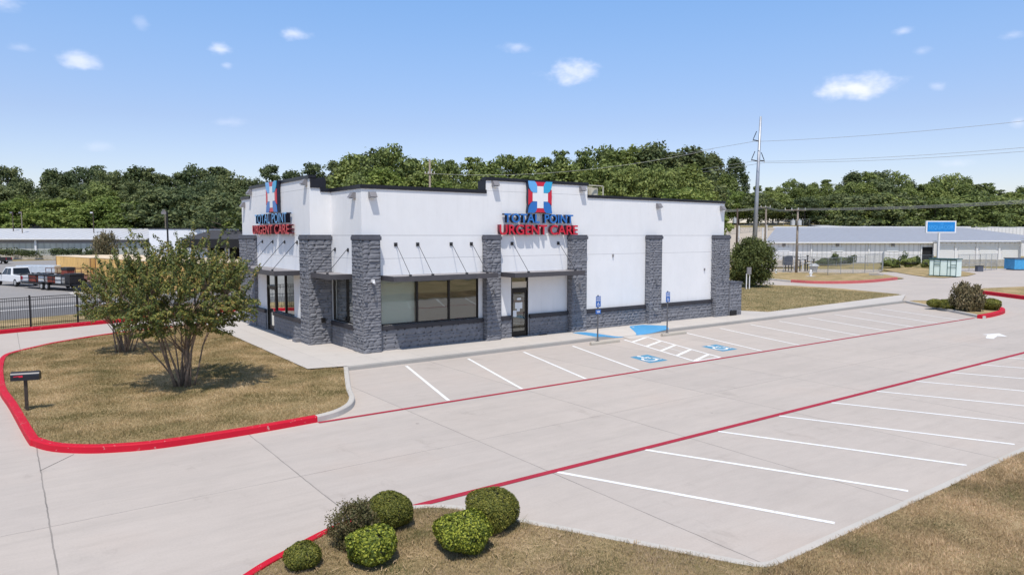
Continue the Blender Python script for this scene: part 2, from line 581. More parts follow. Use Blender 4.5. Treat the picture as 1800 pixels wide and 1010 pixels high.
def chain_mat():
    t = NT('chain_link_mesh')
    out = t.n['Material Output']
    t.base((0.25, 0.27, 0.28))
    t.b.inputs['Metallic'].default_value = 0.5
    t.b.inputs['Roughness'].default_value = 0.5
    p = t.pos()
    sep = t.node('ShaderNodeSeparateXYZ')
    t.l.new(p, sep.inputs[0])
    s = t.math('ADD', sep.outputs[0], sep.outputs[1])
    a = t.math('FRACT', t.math('MULTIPLY', t.math('ADD', s, sep.outputs[2]), 7.0))
    b = t.math('FRACT', t.math('MULTIPLY', t.math('SUBTRACT', s, sep.outputs[2]), 7.0))
    m = t.math('MAXIMUM', t.math('LESS_THAN', a, 0.10), t.math('LESS_THAN', b, 0.10))
    tr = t.node('ShaderNodeBsdfTransparent')
    mx = t.node('ShaderNodeMixShader')
    t.l.new(m, mx.inputs[0])
    t.l.new(tr.outputs[0], mx.inputs[1])
    t.l.new(t.b.outputs[0], mx.inputs[2])
    t.l.new(mx.outputs[0], out.inputs['Surface'])
    return t.m


M['chain'] = chain_mat()


def foliage(name, stops, trans=0.25, patch=0.5, pscale=0.6, objvar=0.35, contrast=1.0):
    """leaf material: colour per leaf, per clump and per tree"""
    t = NT(name)
    g = t.node('ShaderNodeNewGeometry')
    oi = t.node('ShaderNodeObjectInfo')
    n = t.noise(pscale, 4, 0.55, t.pos())
    if contrast != 1.0:
        n = t.math('ADD', t.math('MULTIPLY', t.math('SUBTRACT', n, 0.5), contrast), 0.5, True)
    f = t.math('ADD', t.math('MULTIPLY', g.outputs['Random Per Island'], 1 - patch), t.math('MULTIPLY', n, patch))
    f = t.math('ADD', f, t.math('MULTIPLY', t.math('SUBTRACT', oi.outputs['Random'], 0.5), objvar), True)
    c = t.ramp(f, stops)
    t.base(c)
    t.b.inputs['Roughness'].default_value = 0.55
    t.b.inputs['Specular IOR Level'].default_value = 0.25
    out = t.n['Material Output']
    tl = t.node('ShaderNodeBsdfTranslucent')
    t.l.new(c, tl.inputs['Color'])
    mx = t.node('ShaderNodeMixShader')
    mx.inputs[0].default_value = trans
    t.l.new(t.b.outputs[0], mx.inputs[1])
    t.l.new(tl.outputs[0], mx.inputs[2])
    t.l.new(mx.outputs[0], out.inputs['Surface'])
    return t.m


M['leaf_dark'] = foliage('dark_tree_leaves', [(0.15, (0.068, 0.097, 0.046)), (0.5, (0.119, 0.152, 0.062)), (0.85, (0.206, 0.225, 0.086))])
M['leaf_mid'] = foliage('green_tree_leaves', [(0.15, (0.098, 0.131, 0.046)), (0.5, (0.190, 0.237, 0.067)), (0.85, (0.304, 0.339, 0.105))])
M['leaf_bright'] = foliage('bright_tree_leaves', [(0.15, (0.108, 0.152, 0.038)), (0.5, (0.180, 0.240, 0.053)), (0.85, (0.288, 0.328, 0.090))])
M['leaf_crape'] = foliage('crape_leaves', [(0.15, (0.072, 0.106, 0.037)), (0.45, (0.133, 0.164, 0.044)), (0.62, (0.254, 0.250, 0.059)), (0.85, (0.385, 0.220, 0.081))], 0.3, 0.45, 1.1, 0.1)
M['leaf_box'] = foliage('boxwood_leaves', [(0.15, (0.078, 0.093, 0.020)), (0.5, (0.155, 0.168, 0.031)), (0.85, (0.287, 0.262, 0.050))], 0.2, 0.35, 3, 0.1)
M['leaf_bush'] = foliage('bush_leaves', [(0.15, (0.05, 0.07, 0.022)), (0.5, (0.11, 0.135, 0.04)), (0.85, (0.19, 0.21, 0.07))], 0.2, 0.4, 1.0, 0.1)
M['leaf_lime'] = foliage('lime_leaves', [(0.2, (0.062, 0.090, 0.014)), (0.5, (0.188, 0.228, 0.030)), (0.8, (0.413, 0.432, 0.060))], 0.2, 0.2, 4, 0.1)
M['leaf_brown'] = foliage('bronze_leaves', [(0.2, (0.075, 0.08, 0.03)), (0.5, (0.13, 0.125, 0.05)), (0.8, (0.185, 0.14, 0.075))], 0.2, 0.45, 3, 0.1)
M['leaf_dry'] = foliage('dry_shrub_leaves', [(0.2, (0.105, 0.091, 0.052)), (0.5, (0.180, 0.161, 0.078)), (0.8, (0.270, 0.210, 0.117))], 0.2, 0.3, 3, 0.1)
M['blades'] = foliage('grass_blades', [(0.12, (0.171, 0.156, 0.056)), (0.32, (0.283, 0.226, 0.103)), (0.52, (0.419, 0.307, 0.154)), (0.75, (0.624, 0.462, 0.260)), (0.95, (0.748, 0.573, 0.355))], 0.3, 0.62, 0.55, 0, 3.0)
M['blades_green'] = foliage('greener_blades', [(0.15, (0.147, 0.152, 0.058)), (0.35, (0.249, 0.210, 0.100)), (0.6, (0.408, 0.304, 0.188)), (0.9, (0.567, 0.430, 0.282))], 0.25, 0.6, 0.9, 0, 2.8)


M['blades_far'] = foliage('far_lawn_blades', [(0.25, (0.22, 0.215, 0.10)), (0.5, (0.36, 0.31, 0.16)), (0.75, (0.50, 0.40, 0.22))], 0.3, 0.75, 0.3, 0)
M['blades_dry'] = foliage('straw_blades', [(0.12, (0.193, 0.175, 0.079)), (0.35, (0.349, 0.250, 0.141)), (0.55, (0.504, 0.360, 0.206)), (0.85, (0.736, 0.544, 0.347))], 0.3, 0.62, 0.8, 0, 3.0)


def lawn_mat(name, stops, s=0.5):
    t = NT(name)
    p = t.pos()
    a = t.noise(s, 6, 0.65, p)
    b = t.noise(7.0, 5, 0.7, p, (1, 1.8, 1))
    f = t.math('ADD', t.math('MULTIPLY', a, 0.62), t.math('MULTIPLY', b, 0.38))
    c = t.ramp(f, stops)
    c = t.mix(0.6, c, t.ramp(t.noise(40, 3, 0.7, p), [(0.3, (0.7, 0.7, 0.7)), (0.65, (1.1, 1.1, 1.1))]), 'MULTIPLY')
    t.base(c)
    t.b.inputs['Roughness'].default_value = 0.95
    t.b.inputs['Specular IOR Level'].default_value = 0.1
    t.bump(t.noise(35, 4, 0.7, p), 0.9, 0.05)
    return t.m


M['lawn'] = lawn_mat('dry_lawn', [(0.36, (0.203, 0.179, 0.077)), (0.46, (0.319, 0.246, 0.125)), (0.55, (0.447, 0.334, 0.181)), (0.68, (0.618, 0.466, 0.287))])
M['lawn_green'] = lawn_mat('half_green_lawn', [(0.36, (0.15, 0.155, 0.06)), (0.5, (0.26, 0.225, 0.115)), (0.6, (0.38, 0.30, 0.18)), (0.75, (0.48, 0.39, 0.25))], 0.8)
M['field'] = lawn_mat('field_grass', [(0.3, (0.208, 0.190, 0.070)), (0.5, (0.325, 0.265, 0.120)), (0.7, (0.468, 0.356, 0.180))], 0.12)


# ------------------------------------------------------------------ object helpers
def tag(o, label=None, cat=None, group=None, kind=None):
    if label:
        o['label'] = label
    if cat:
        o['category'] = cat
    if group:
        o['group'] = group
    if kind:
        o['kind'] = kind
    return o


def thing(name, loc, label, cat, group=None, rz=0.0):
    o = bpy.data.objects.new(name, None)
    o.empty_display_size = 0.3
    COL.objects.link(o)
    o.location = loc
    o.rotation_euler = (0, 0, rz)
    return tag(o, label, cat, group)


def link_mesh(name, me, mats, parent=None, world=False):
    for m in (mats if isinstance(mats, (list, tuple)) else [mats]):
        me.materials.append(m)
    o = bpy.data.objects.new(name, me)
    COL.objects.link(o)
    if parent is not None:
        o.parent = parent
        if world:                      # mesh written in world coordinates: undo the parents' placing
            mw = Matrix.Identity(4)
            q = parent
            chain = []
            while q is not None:
                chain.append(q)
                q = q.parent
            for q in reversed(chain):
                if q.type == 'EMPTY':
                    mw = mw @ (Matrix.Translation(q.location) @ q.rotation_euler.to_matrix().to_4x4())
                else:
                    mw = mw @ q.matrix_parent_inverse
            o.matrix_parent_inverse = mw.inverted()
    return o


class MB:
    """collects shapes, links them as ONE mesh"""
    def __init__(self):
        self.v = []
        self.f = []
        self.mi = []
        self.cur = 0

    def add(self, vs, fs):
        o = len(self.v)
        self.v += [tuple(p) for p in vs]
        self.f += [tuple(i + o for i in f) for f in fs]
        self.mi += [self.cur] * len(fs)
        return self

    def box(self, x0, x1, y0, y1, z0, z1):
        vs = [(x, y, z) for z in (z0, z1) for y in (y0, y1) for x in (x0, x1)]
        return self.add(vs, [(0, 2, 3, 1), (4, 5, 7, 6), (0, 1, 5, 4), (2, 6, 7, 3), (0, 4, 6, 2), (1, 3, 7, 5)])

    def obox(self, fr, u0, u1, z0, z1, d0, d1):
        vs = [fr(u, z, d) for z in (z0, z1) for d in (d0, d1) for u in (u0, u1)]
        return self.add(vs, [(0, 2, 3, 1), (4, 5, 7, 6), (0, 1, 5, 4), (2, 6, 7, 3), (0, 4, 6, 2), (1, 3, 7, 5)])

    def tube(self, p0, p1, r0, r1=None, n=8, cap=True):
        p0, p1 = Vector(p0), Vector(p1)
        r1 = r0 if r1 is None else r1
        d = (p1 - p0)
        if d.length < 1e-6:
            return self
        d.normalize()
        a = d.orthogonal().normalized()
        b = d.cross(a)
        vs = []
        for p, r in ((p0, r0), (p1, r1)):
            for i in range(n):
                t = 2 * math.pi * i / n
                vs.append(p + a * (r * math.cos(t)) + b * (r * math.sin(t)))
        fs = [(i, (i + 1) % n, n + (i + 1) % n, n + i) for i in range(n)]
        if cap:
            fs += [tuple(range(n))[::-1], tuple(range(n, 2 * n))]
        return self.add(vs, fs)

    def path(self, pts, radii, n=6):
        pts = [Vector(p) for p in pts]
        vs, fs = [], []
        a = None
        for i, p in enumerate(pts):
            d = (pts[min(i + 1, len(pts) - 1)] - pts[max(i - 1, 0)]).normalized()
            a = d.orthogonal().normalized() if a is None else (a - d * a.dot(d)).normalized()
            b = d.cross(a)
            for k in range(n):
                t = 2 * math.pi * k / n
                vs.append(p + a * (radii[i] * math.cos(t)) + b * (radii[i] * math.sin(t)))
        for i in range(len(pts) - 1):
            for k in range(n):
                fs.append((i * n + k, i * n + (k + 1) % n, (i + 1) * n + (k + 1) % n, (i + 1) * n + k))
        fs.append(tuple(range(n))[::-1])
        fs.append(tuple((len(pts) - 1) * n + k for k in range(n)))
        return self.add(vs, fs)

    def prism(self, poly, z0, z1):
        n = len(poly)
        vs = [(x, y, z0) for x, y in poly] + [(x, y, z1) for x, y in poly]
        fs = [(i, (i + 1) % n, n + (i + 1) % n, n + i) for i in range(n)]
        fs += [tuple(range(n))[::-1], tuple(range(n, 2 * n))]
        return self.add(vs, fs)

    def fprism(self, fr, poly, d0, d1):
        """polygon in a wall frame, extruded along its normal"""
        n = len(poly)
        vs = [fr(u, z, d0) for u, z in poly] + [fr(u, z, d1) for u, z in poly]
        fs = [(i, (i + 1) % n, n + (i + 1) % n, n + i) for i in range(n)]
        fs += [tuple(range(n))[::-1], tuple(range(n, 2 * n))]
        return self.add(vs, fs)

    def build(self, name, mats, parent=None, world=False, bevel=0.0, smooth=False, recalc=True):
        me = bpy.data.meshes.new(name)
        me.from_pydata(self.v, [], self.f)
        for p, m in zip(me.polygons, self.mi):
            p.material_index = m
        if recalc or bevel:
            bm = bmesh.new()
            bm.from_mesh(me)
            bmesh.ops.recalc_face_normals(bm, faces=bm.faces)
            if bevel:
                es = [e for e in bm.edges if len(e.link_faces) == 2 and e.calc_face_angle(0) > 0.5]
                bmesh.ops.bevel(bm, geom=es, offset=bevel, segments=1, affect='EDGES')
            bm.to_mesh(me)
            bm.free()
        if smooth:
            for p in me.polygons:
                p.use_smooth = True
        me.update()
        return link_mesh(name, me, mats, parent, world)


def np_mesh(name, V, Fc):
    me = bpy.data.meshes.new(name)
    n, m, k = len(V), len(Fc), Fc.shape[1]
    me.vertices.add(n)
    me.vertices.foreach_set('co', np.asarray(V, dtype=np.float32).ravel())
    me.loops.add(m * k)
    me.loops.foreach_set('vertex_index', np.asarray(Fc, dtype=np.int32).ravel())
    me.polygons.add(m)
    me.polygons.foreach_set('loop_start', np.arange(0, m * k, k, dtype=np.int32))
    me.polygons.foreach_set('loop_total', np.full(m, k, dtype=np.int32))
    me.update(calc_edges=True)
    me.validate()
    return me


def inside(poly, P):
    x, y = P[:, 0], P[:, 1]
    r = np.zeros(len(P), bool)
    n = len(poly)
    for i in range(n):
        x0, y0 = poly[i]
        x1, y1 = poly[(i + 1) % n]
        c = ((y0 > y) != (y1 > y))
        with np.errstate(divide='ignore', invalid='ignore'):
            r ^= c & (x < (x1 - x0) * (y - y0) / (y1 - y0 + 1e-12) + x0)
    return r


def smooth_line(pts, n=6):
    P = [Vector((*p, 0)) if len(p) == 2 else Vector(p) for p in pts]
    out = []
    for i in range(len(P) - 1):
        p0, p1, p2, p3 = P[max(i - 1, 0)], P[i], P[i + 1], P[min(i + 2, len(P) - 1)]
        for k in range(n):
            t = k / n
            q = 0.5 * ((2 * p1) + (p2 - p0) * t + (2 * p0 - 5 * p1 + 4 * p2 - p3) * t * t + (3 * p1 - p0 - 3 * p2 + p3) * t ** 3)
            out.append((q.x, q.y))
    out.append((P[-1].x, P[-1].y))
    return out


def kerb_mb(pts, w=0.16, h=0.15, side=1, z0=-0.02, hf=None):
    """kerb swept along its outer foot line; side +1 = body to the left of travel"""
    mb = MB()
    n = len(pts)
    rows = []
    for i in range(n):
        a = Vector((*pts[max(i - 1, 0)], 0))
        b = Vector((*pts[min(i + 1, n - 1)], 0))
        d = (b - a).normalized()
        nn = Vector((-d.y, d.x, 0)) * side
        p = Vector((*pts[i], 0))
        hh = h if hf is None else hf(p.x, p.y)
        c = min(0.025, hh * 0.3)
        prof = [(0, z0), (0.01, hh - c), (0.01 + c, hh), (w - 0.01, hh), (w, hh - 0.01), (w, z0)]
        rows.append([p + nn * o + Vector((0, 0, z)) for o, z in prof])
    vs = [q for r in rows for q in r]
    m = 6
    fs = []
    for i in range(n - 1):
        for k in range(m - 1):
            fs.append((i * m + k, i * m + k + 1, (i + 1) * m + k + 1, (i + 1) * m + k))
    fs += [tuple(range(m)), tuple((n - 1) * m + k for k in range(m))[::-1]]
    return mb.add(vs, fs)


def sheet(name, poly, z, mat, parent=None, kind='structure'):
    mb = MB()
    n = len(poly)
    from mathutils.geometry import tessellate_polygon
    tris = tessellate_polygon([[Vector((x, y, 0)) for x, y in poly]])
    mb.add([(x, y, z) for x, y in poly], [tuple(t) for t in tris])
    bmx = mb.build(name, mat, parent)
    if kind and parent is None:
        bmx['kind'] = kind
    return bmx


def copy_tree(o, parent=None):
    c = o.copy()
    COL.objects.link(c)
    if parent is not None:
        c.parent = parent
    for ch in list(o.children):
        copy_tree(ch, c)
    return c


# ------------------------------------------------------------------ terrain
def sstep(a, b, x):
    t = min(1, max(0, (x - a) / (b - a)))
    return t * t * (3 - 2 * t)


def terrain(x, y):
    d = x * FW[0] + y * FW[1]
    if d < 60:
        return 0.0
    px = 900 + (x * RT[0] + y * RT[1]) / d * F_PX
    k = sstep(1130, 1230, px) * (1 - sstep(1440, 1540, px))
    k2 = sstep(1380, 1500, px)
    d0 = 170 - 50 * k + 8 * k2
    return 9.0 * sstep(d0, d0 + 95, d)


mb = MB()
rings = [0.5, 20, 40, 60, 80] + [100 + 8 * i for i in range(26)] + [330, 400, 600, 1000, 2500]
NB = 160
idx = {}
for i, r in enumerate(rings):
    for j in range(NB):
        a = 2 * math.pi * j / NB
        x, y = r * math.cos(a), r * math.sin(a)
        idx[i, j] = len(mb.v)
        mb.v.append((x, y, terrain(x, y) - 0.06))
for i in range(len(rings) - 1):
    for j in range(NB):
        k = (j + 1) % NB
        mb.f.append((idx[i, j], idx[i + 1, j], idx[i + 1, k], idx[i, k]))
        mb.mi.append(0)
mb.f.append(tuple(idx[0, j] for j in range(NB)))
mb.mi.append(0)
tag(mb.build('ground', M['field'], smooth=True), kind='structure')

# ------------------------------------------------------------------ paving
lot_poly = [(-40, -12), (9.0, -12), (9.2, 6.15), (140, 6.15), (140, 39), G(1800, 472), G(1690, 471), G(1640, 478),
            G(1560, 478), G(1480, 481), (72, 48), G(1290, 491), (62, 50), (38, 50), (13.2, 49.29), (4.81, 46.51), (-0.25, 44.62), (-40, 31)]
lot = sheet('parking_lot', lot_poly, 0.0, M['concrete'])

KD = Vector((0.944, 0.330))
KN = Vector((-0.330, 0.944))
K0 = Vector((-0.25, 44.62))


def KP(s, o):
    p = K0 + KD * s + KN * o
    return (p.x, p.y)


sheet('far_parking_lot', [KP(-70, 6), KP(40, 6), KP(70, 120), KP(-90, 120)], -0.03, M['asphalt'])
sheet('service_road', [KP(-60, 7.0), KP(34, 7.0), KP(34, 16), KP(-60, 16)], -0.012, M['road'])
sheet('road_line', [KP(-60, 12.8), KP(30, 12.8), KP(30, 13.4), KP(-60, 13.4)], 0.0, M['faint_paint'])
sheet('verge', [KP(-60, 0.3), KP(34, 0.3), KP(34, 6.6), KP(-60, 6.6)], 0.02, M['lawn'])

sheet('street', [(-150, -40), (260, -40), (260, -14.5), (-150, -14.5)], -0.025, M['road'])
# lawn island at the left
red_pts = [(9.3, 42.0), (6.5, 41.3), (4.02, 40.28), (1.89, 38.63), (0.98, 37.5), (0.15, 36.3), (-0.2, 35.2), (-0.32, 33), (-0.32, 30), (-0.24, 27.46),
           (-0.02, 25.03), (0.3, 20.85), (0.42, 20.2), (0.74, 19.5), (1.25, 18.95), (1.9, 18.55), (2.92, 18.25), (4.85, 18.22), (6.76, 18.36)]
grey_pts = [(6.76, 18.36), (7.45, 18.62), (8.1, 19.2), (8.55, 20.0), (8.85, 20.9), (9.3, 22.1), (10.36, 24.8)]
red_l = smooth_line(red_pts, 5)
grey_l = smooth_line(grey_pts, 5)
kb = kerb_mb(red_l, side=1, w=0.2, h=0.17)
tag(kb.build('kerb', M['red_paint']), kind='structure')
tag(kerb_mb(grey_l, side=1, w=0.18, h=0.165).build('kerb', M['kerb']), kind='structure')


def inset(line, o, side=1):
    out = []
    n = len(line)
    for i in range(n):
        a = Vector(line[max(i - 1, 0)])
        b = Vector(line[min(i + 1, n - 1)])
        d = (b - a).normalized()
        out.append((line[i][0] - d.y * o * side, line[i][1] + d.x * o * side))
    return out


isl_poly = inset(red_l, 0.15) + inset(grey_l, 0.15)[1:] + [(8.98, 25.25), (9.05, 37.9), (9.1, 41.9)]
sheet('lawn', isl_poly, 0.12, M['lawn'])

# bottom island with the clipped shrubs, runs under the camera and along the lower stalls
b_red = [(0.7, -13), (0.7, -8), (0.7, 2), (0.75, 6.5), (1.15, 8.7), (1.85, 9.85), (2.74, 10.58), (3.46, 11.0), (4.44, 11.46), (5.2, 11.62), (5.85, 11.56)]
b_grey = [(5.85, 11.56), (6.35, 11.32), (6.75, 10.9), (7.30, 9.84), (8.2, 8.2), (9.13, 6.5)]
b_red_l = smooth_line(b_red, 6)
b_grey_l = smooth_line(b_grey, 5)
b_low = [(9.2, 6.38), (9.3, 6.29), (9.42, 6.25), (12, 6.24), (30, 6.24), (62, 6.24)]
b_grey_l = b_grey_l + b_low
tag(kerb_mb(b_red_l, side=-1, w=0.15, h=0.06).build('kerb', M['red_paint']), kind='structure')
tag(kerb_mb(b_grey_l, side=-1, w=0.16, h=0.045).build('kerb', M['kerb']), kind='structure')
bot_poly = inset(b_red_l, 0.13, -1) + inset(b_grey_l, 0.13, -1)[1:] + [(62, -13)]
sheet('lawn', bot_poly, 0.025, M['lawn'])


# right island with shrubs
r_grey = [G(1591, 532), G(1660, 546), G(1727, 560)]
r_red = [G(1727, 560), (50.3, 17.9), (53.0, 18.3), (55.2, 19.3), (56.8, 21.2), (57.4, 22.6)]
r_grey_l = smooth_line(r_grey, 4)
r_red_l = smooth_line(r_red, 5)
tag(kerb_mb(r_grey_l, side=1, w=0.2, h=0.16).build('kerb', M['kerb']), kind='structure')
tag(kerb_mb(r_red_l, side=1, w=0.3, h=0.22).build('kerb', M['red_paint']), kind='structure')
sheet('planting_bed', inset(r_grey_l, 0.15) + inset(r_red_l, 0.2)[1:] + [(57.2, 24.6), (56.4, 25.5)], 0.13, M['lawn'])

# lawns further right
back_lawn = [(39.15, 28.4), (39.9, 27.0), (50, 27.6), G(1592, 521), G(1575, 517.5), G(1480, 508), G(1400, 503), G(1305, 500), (52, 60), (39.15, 60)]
sheet('lawn', back_lawn, 0.06, M['lawn'])
loop_red = [G(1390, 496), G(1430, 498.3), G(1480, 498.5), G(1530, 496.5), G(1578, 491.5)]
loop_l = smooth_line(loop_red, 4)
tag(kerb_mb(loop_l, side=1, w=0.3, h=0.28).build('kerb', M['red_faded']), kind='structure')
tag(kerb_mb([G(1300, 488), G(1350, 492), G(1390, 496)], side=1, w=0.25, h=0.2).build('kerb', M['kerb']), kind='structure')
sheet('lawn', [G(1300, 487.5), G(1350, 491.5)] + inset(loop_l, 0.25) + [G(1590, 490), G(1560, 484), G(1540, 481), G(1340, 479), G(1290, 482)], 0.08, M['lawn'])
sheet('gravel_yard', [G(1330, 479), G(1540, 481), G(1555, 474), G(1330, 472)], 0.03, M['gravel'])
sheet('lawn', [G(1548, 474), G(1600, 483), G(1630, 487.5), G(1660, 488.5), G(1700, 485.5), G(1716, 481.5), G(1690, 477), G(1600, 470)], 0.05, M['lawn'])
rr = [G(1703, 512), G(1716, 515.5), G(1750, 520), G(1800, 526.5), G(1900, 538)]
tag(kerb_mb(smooth_line(rr, 4), side=1, w=0.3, h=0.3).build('kerb', M['red_paint']), kind='structure')
sheet('lawn', inset(smooth_line(rr, 4), 0.25) + [G(1950, 530), G(1950, 503), G(1800, 505), G(1730, 508)], 0.1, M['lawn'])
tag(kerb_mb([KP(-45, 0), KP(0, 0), KP(14.2, 0.0), KP(34, 0)], side=1, w=0.22, h=0.2).build('kerb', M['red_paint']), kind='structure')

# gravel track climbing the bank at the right, a sheet laid over the ground
mb = MB()
gr = []
for i, d in enumerate(np.linspace(112, 187, 22)):
    k = (d - 112) / 75
    pl = 1215
    pr = 1400 + 90 * k
    for j in range(8):
        p = PD(pl + (pr - pl) * j / 7, d)
        gr.append((p.x, p.y, terrain(p.x, p.y) + 0.10))
mb.add(gr, [(i * 8 + j, i * 8 + j + 1, (i + 1) * 8 + j + 1, (i + 1) * 8 + j) for i in range(21) for j in range(7)])
tag(mb.build('gravel_path', M['gravel'], smooth=True), kind='structure')

# sidewalk round the clinic, with the dropped kerb at the accessible bays
WH = 0.155


def rampx(x):
    return sstep(23.3, 24.7, x) * (1 - sstep(26.3, 28.9, x))


def walk_z(x, y):
    return WH - (WH - 0.012) * rampx(x) * (1 - min(1, max(0, (y - 25.3) / 1.5)))


kerb_line = [(10.36, 24.8), (15, 24.82), (21.5, 24.95), (23.3, 25.0), (24.0, 25.0), (24.7, 25.0), (26.3, 25.02), (27.5, 25.04), (28.9, 25.06), (33, 25.1), (40.2, 25.22), (47, 25.4), G(1591, 532)]
fine = []
for a, b in zip(kerb_line[:-1], kerb_line[1:]):
    for k in range(4):
        fine.append((a[0] + (b[0] - a[0]) * k / 4, a[1] + (b[1] - a[1]) * k / 4))
fine.append(kerb_line[-1])
kb = kerb_mb(fine, side=1, w=0.16, hf=lambda x, y: walk_z(x, 25.0) + 0.002)
tag(kb.build('kerb', M['kerb_grey']), kind='structure')
back = {}
mb = MB()
# left part, ramp grid and right part
mb.add([(x, y, WH) for x, y in [(8.97, 25.3), (10.45, 24.95), (15, 24.95), (21.5, 25.08), (23.3, 25.13), (23.3, 27.6), (23.3, 40), (13, 40), (13, 46.5), (9.05, 46.5), (9.05, 37.9)]], [tuple(range(11))])
xs = np.linspace(23.3, 29.0, 24)
ys = np.linspace(25.13, 27.5, 10)
g = [(x, y, walk_z(x, y)) for y in ys for x in xs]
mb.add(g, [(j * 24 + i, j * 24 + i + 1, (j + 1) * 24 + i + 1, (j + 1) * 24 + i) for j in range(9) for i in range(23)])
mb.add([(x, y, WH) for x, y in [(29.0, 25.15), (33, 25.22), (40.2, 25.33), (47, 25.5), (55.0, 25.75), (61.2, 28.4), (50, 27.6), (39.9, 27.0), (39.15, 28.4), (39.15, 44), (29.0, 44), (29.0, 27.5)]], [tuple(range(12))])
walk = mb.build('sidewalk', M['walk'])
tag(walk, kind='structure')


def blue_patch(x0, x1, f):
    m = MB()
    n = 14
    vs, fs = [], []
    for i in range(n):
        x = x0 + (x1 - x0) * i / (n - 1)
        ya, yb = f(x)
        for k in range(5):
            y = ya + (yb - ya) * k / 4
            vs.append((x, y, walk_z(x, y) + 0.006))
    for i in range(n - 1):
        for k in range(4):
            fs.append((i * 5 + k, i * 5 + k + 1, (i + 1) * 5 + k + 1, (i + 1) * 5 + k))
    return m.add(vs, fs).build('ramp_marking', M['ramp_blue'], walk)


blue_patch(23.2, 25.0, lambda x: (25.02, 25.15 + 1.75 * (1 - sstep(23.6, 25.1, x))))
blue_patch(26.0, 29.2, lambda x: (25.04 + 0.9 * sstep(28.2, 29.25, x), 25.2 + 1.9 * sstep(25.9, 27.6, x) - 1.0 * sstep(28.4, 29.2, x)))
pad = MB().add([(24.75, 24.35, 0.008), (26.4, 24.35, 0.008), (26.2, 25.03, 0.02), (24.9, 25.02, 0.02)], [(0, 1, 2, 3)])
pad.build('ramp_apron', M['walk'], walk)


# ------------------------------------------------------------------ painted markings (parts of the parking lot)
def stripe(p0, p1, w=0.10, mat=None, name='parking_line', z=0.005):
    a, b = Vector(p0), Vector(p1)
    d = (b - a).normalized()
    n = Vector((-d.y, d.x)) * w / 2
    pts = [a - n, b - n, b + n, a + n]
    return MB().add([(p.x, p.y, z) for p in pts], [(0, 1, 2, 3)]).build(name, mat or M['white_paint'], lot)


tops = [12.57, 15.40, 18.26, 21.08, 28.77, 31.67, 34.42, 37.2, 40.24, 43.21, 46.3, 49.2]
ends = [10.94, 13.75, 16.57, 19.25, 26.89, 29.74, 32.5, 35.13, 37.95, 40.8, 43.72, 46.53]
for a, b in zip(tops, ends):
    stripe((a, 24.4), (b, 18.45), 0.11)
hl = [(24.38, 24.4), (22.45, 18.45)]
hr = [(25.97, 24.4), (24.04, 18.45)]
stripe(*hl, w=0.11)
stripe(*hr, w=0.11)
for k, (a, b) in enumerate(((0.13, 0.0), (0.35, 0.22), (0.56, 0.43), (0.77, 0.64), (0.985, 0.86))):
    pl = Vector(hl[0]).lerp(Vector(hl[1]), a)
    pr = Vector(hr[0]).lerp(Vector(hr[1]), b)
    d = (pr - pl).normalized() * 0.05
    stripe(pl + d, pr - d, 0.17, z=0.004, name='hatch_line')
stripe(Vector(hl[1]) + Vector((0.05, 0.03)), Vector(hr[1]) + Vector((0.0, 0.03)), 0.12, z=0.0065, name='hatch_line')
for (a, b) in ((0.30, 0.50), (0.52, 0.74)):
    q0 = Vector(hl[0]).lerp(Vector(hl[1]), a) + Vector((0.82, 0.05))
    q1 = Vector(hl[0]).lerp(Vector(hl[1]), b) + Vector((0.82, 0.05))
    stripe(q0, q1, 0.08, M['faint_paint'], 'worn_line', 0.003)
for k in range(15):
    stripe((9.46 + 2.69 * k, 11.42), (11.70 + 2.68 * k, 6.47), 0.115)
stripe((6.76, 18.3), (48.3, 18.3), 0.15, M['red_line'], 'fire_lane_line', 0.009)
stripe((5.6, 11.5), (64, 11.55), 0.17, M['red_line'], 'fire_lane_line', 0.009)


def accessible(cx, cy, ang=0.0):
    """blue plate with the white wheelchair mark, sheared like the bays"""
    sh = 0.235

    def W(u, v, z):
        return (cx + u + v * sh, cy + v, z)
    o = MB().add([W(-0.52, -0.72, 0.004), W(0.52, -0.72, 0.004), W(0.52, 0.72, 0.004), W(-0.52, 0.72, 0.004)], [(0, 1, 2, 3)]).build('accessible_mark', M['blue_paint'], lot)
    m = MB()

    def disc(u, v, r, n=14):
        m.add([W(u + r * math.cos(6.283 * i / n), v + r * math.sin(6.283 * i / n), 0.009) for i in range(n)], [tuple(range(n))])

    def stroke(p, q, w):
        w *= 1.15
        a, b = Vector(p) * 1.12, Vector(q) * 1.12
        d = (b - a).normalized()
        nn = Vector((-d.y, d.x)) * w / 2
        k = [a - nn, b - nn, b + nn, a + nn]
        m.add([W(s.x, s.y, 0.009) for s in k], [(0, 1, 2, 3)])
    disc(-0.09, 0.60, 0.10)
    stroke((-0.07, 0.44), (-0.03, 0.02), 0.11)
    stroke((-0.05, 0.22), (0.20, 0.22), 0.07)
    stroke((-0.06, 0.03), (0.22, 0.03), 0.09)
    stroke((0.19, 0.06), (0.30, -0.36), 0.10)
    stroke((0.28, -0.36), (0.40, -0.32), 0.07)
    n = 18
    vs = []
    for i in range(n + 1):
        a = math.radians(115 + (335 - 115) * i / n)
        for r in (0.385, 0.265):
            vs.append(W(-0.06 + r * math.cos(a), -0.13 + r * math.sin(a), 0.009))
    m.add(vs, [(2 * i, 2 * i + 1, 2 * i + 3, 2 * i + 2) for i in range(n)])
    m.build('wheelchair_symbol', M['white_paint'], o)


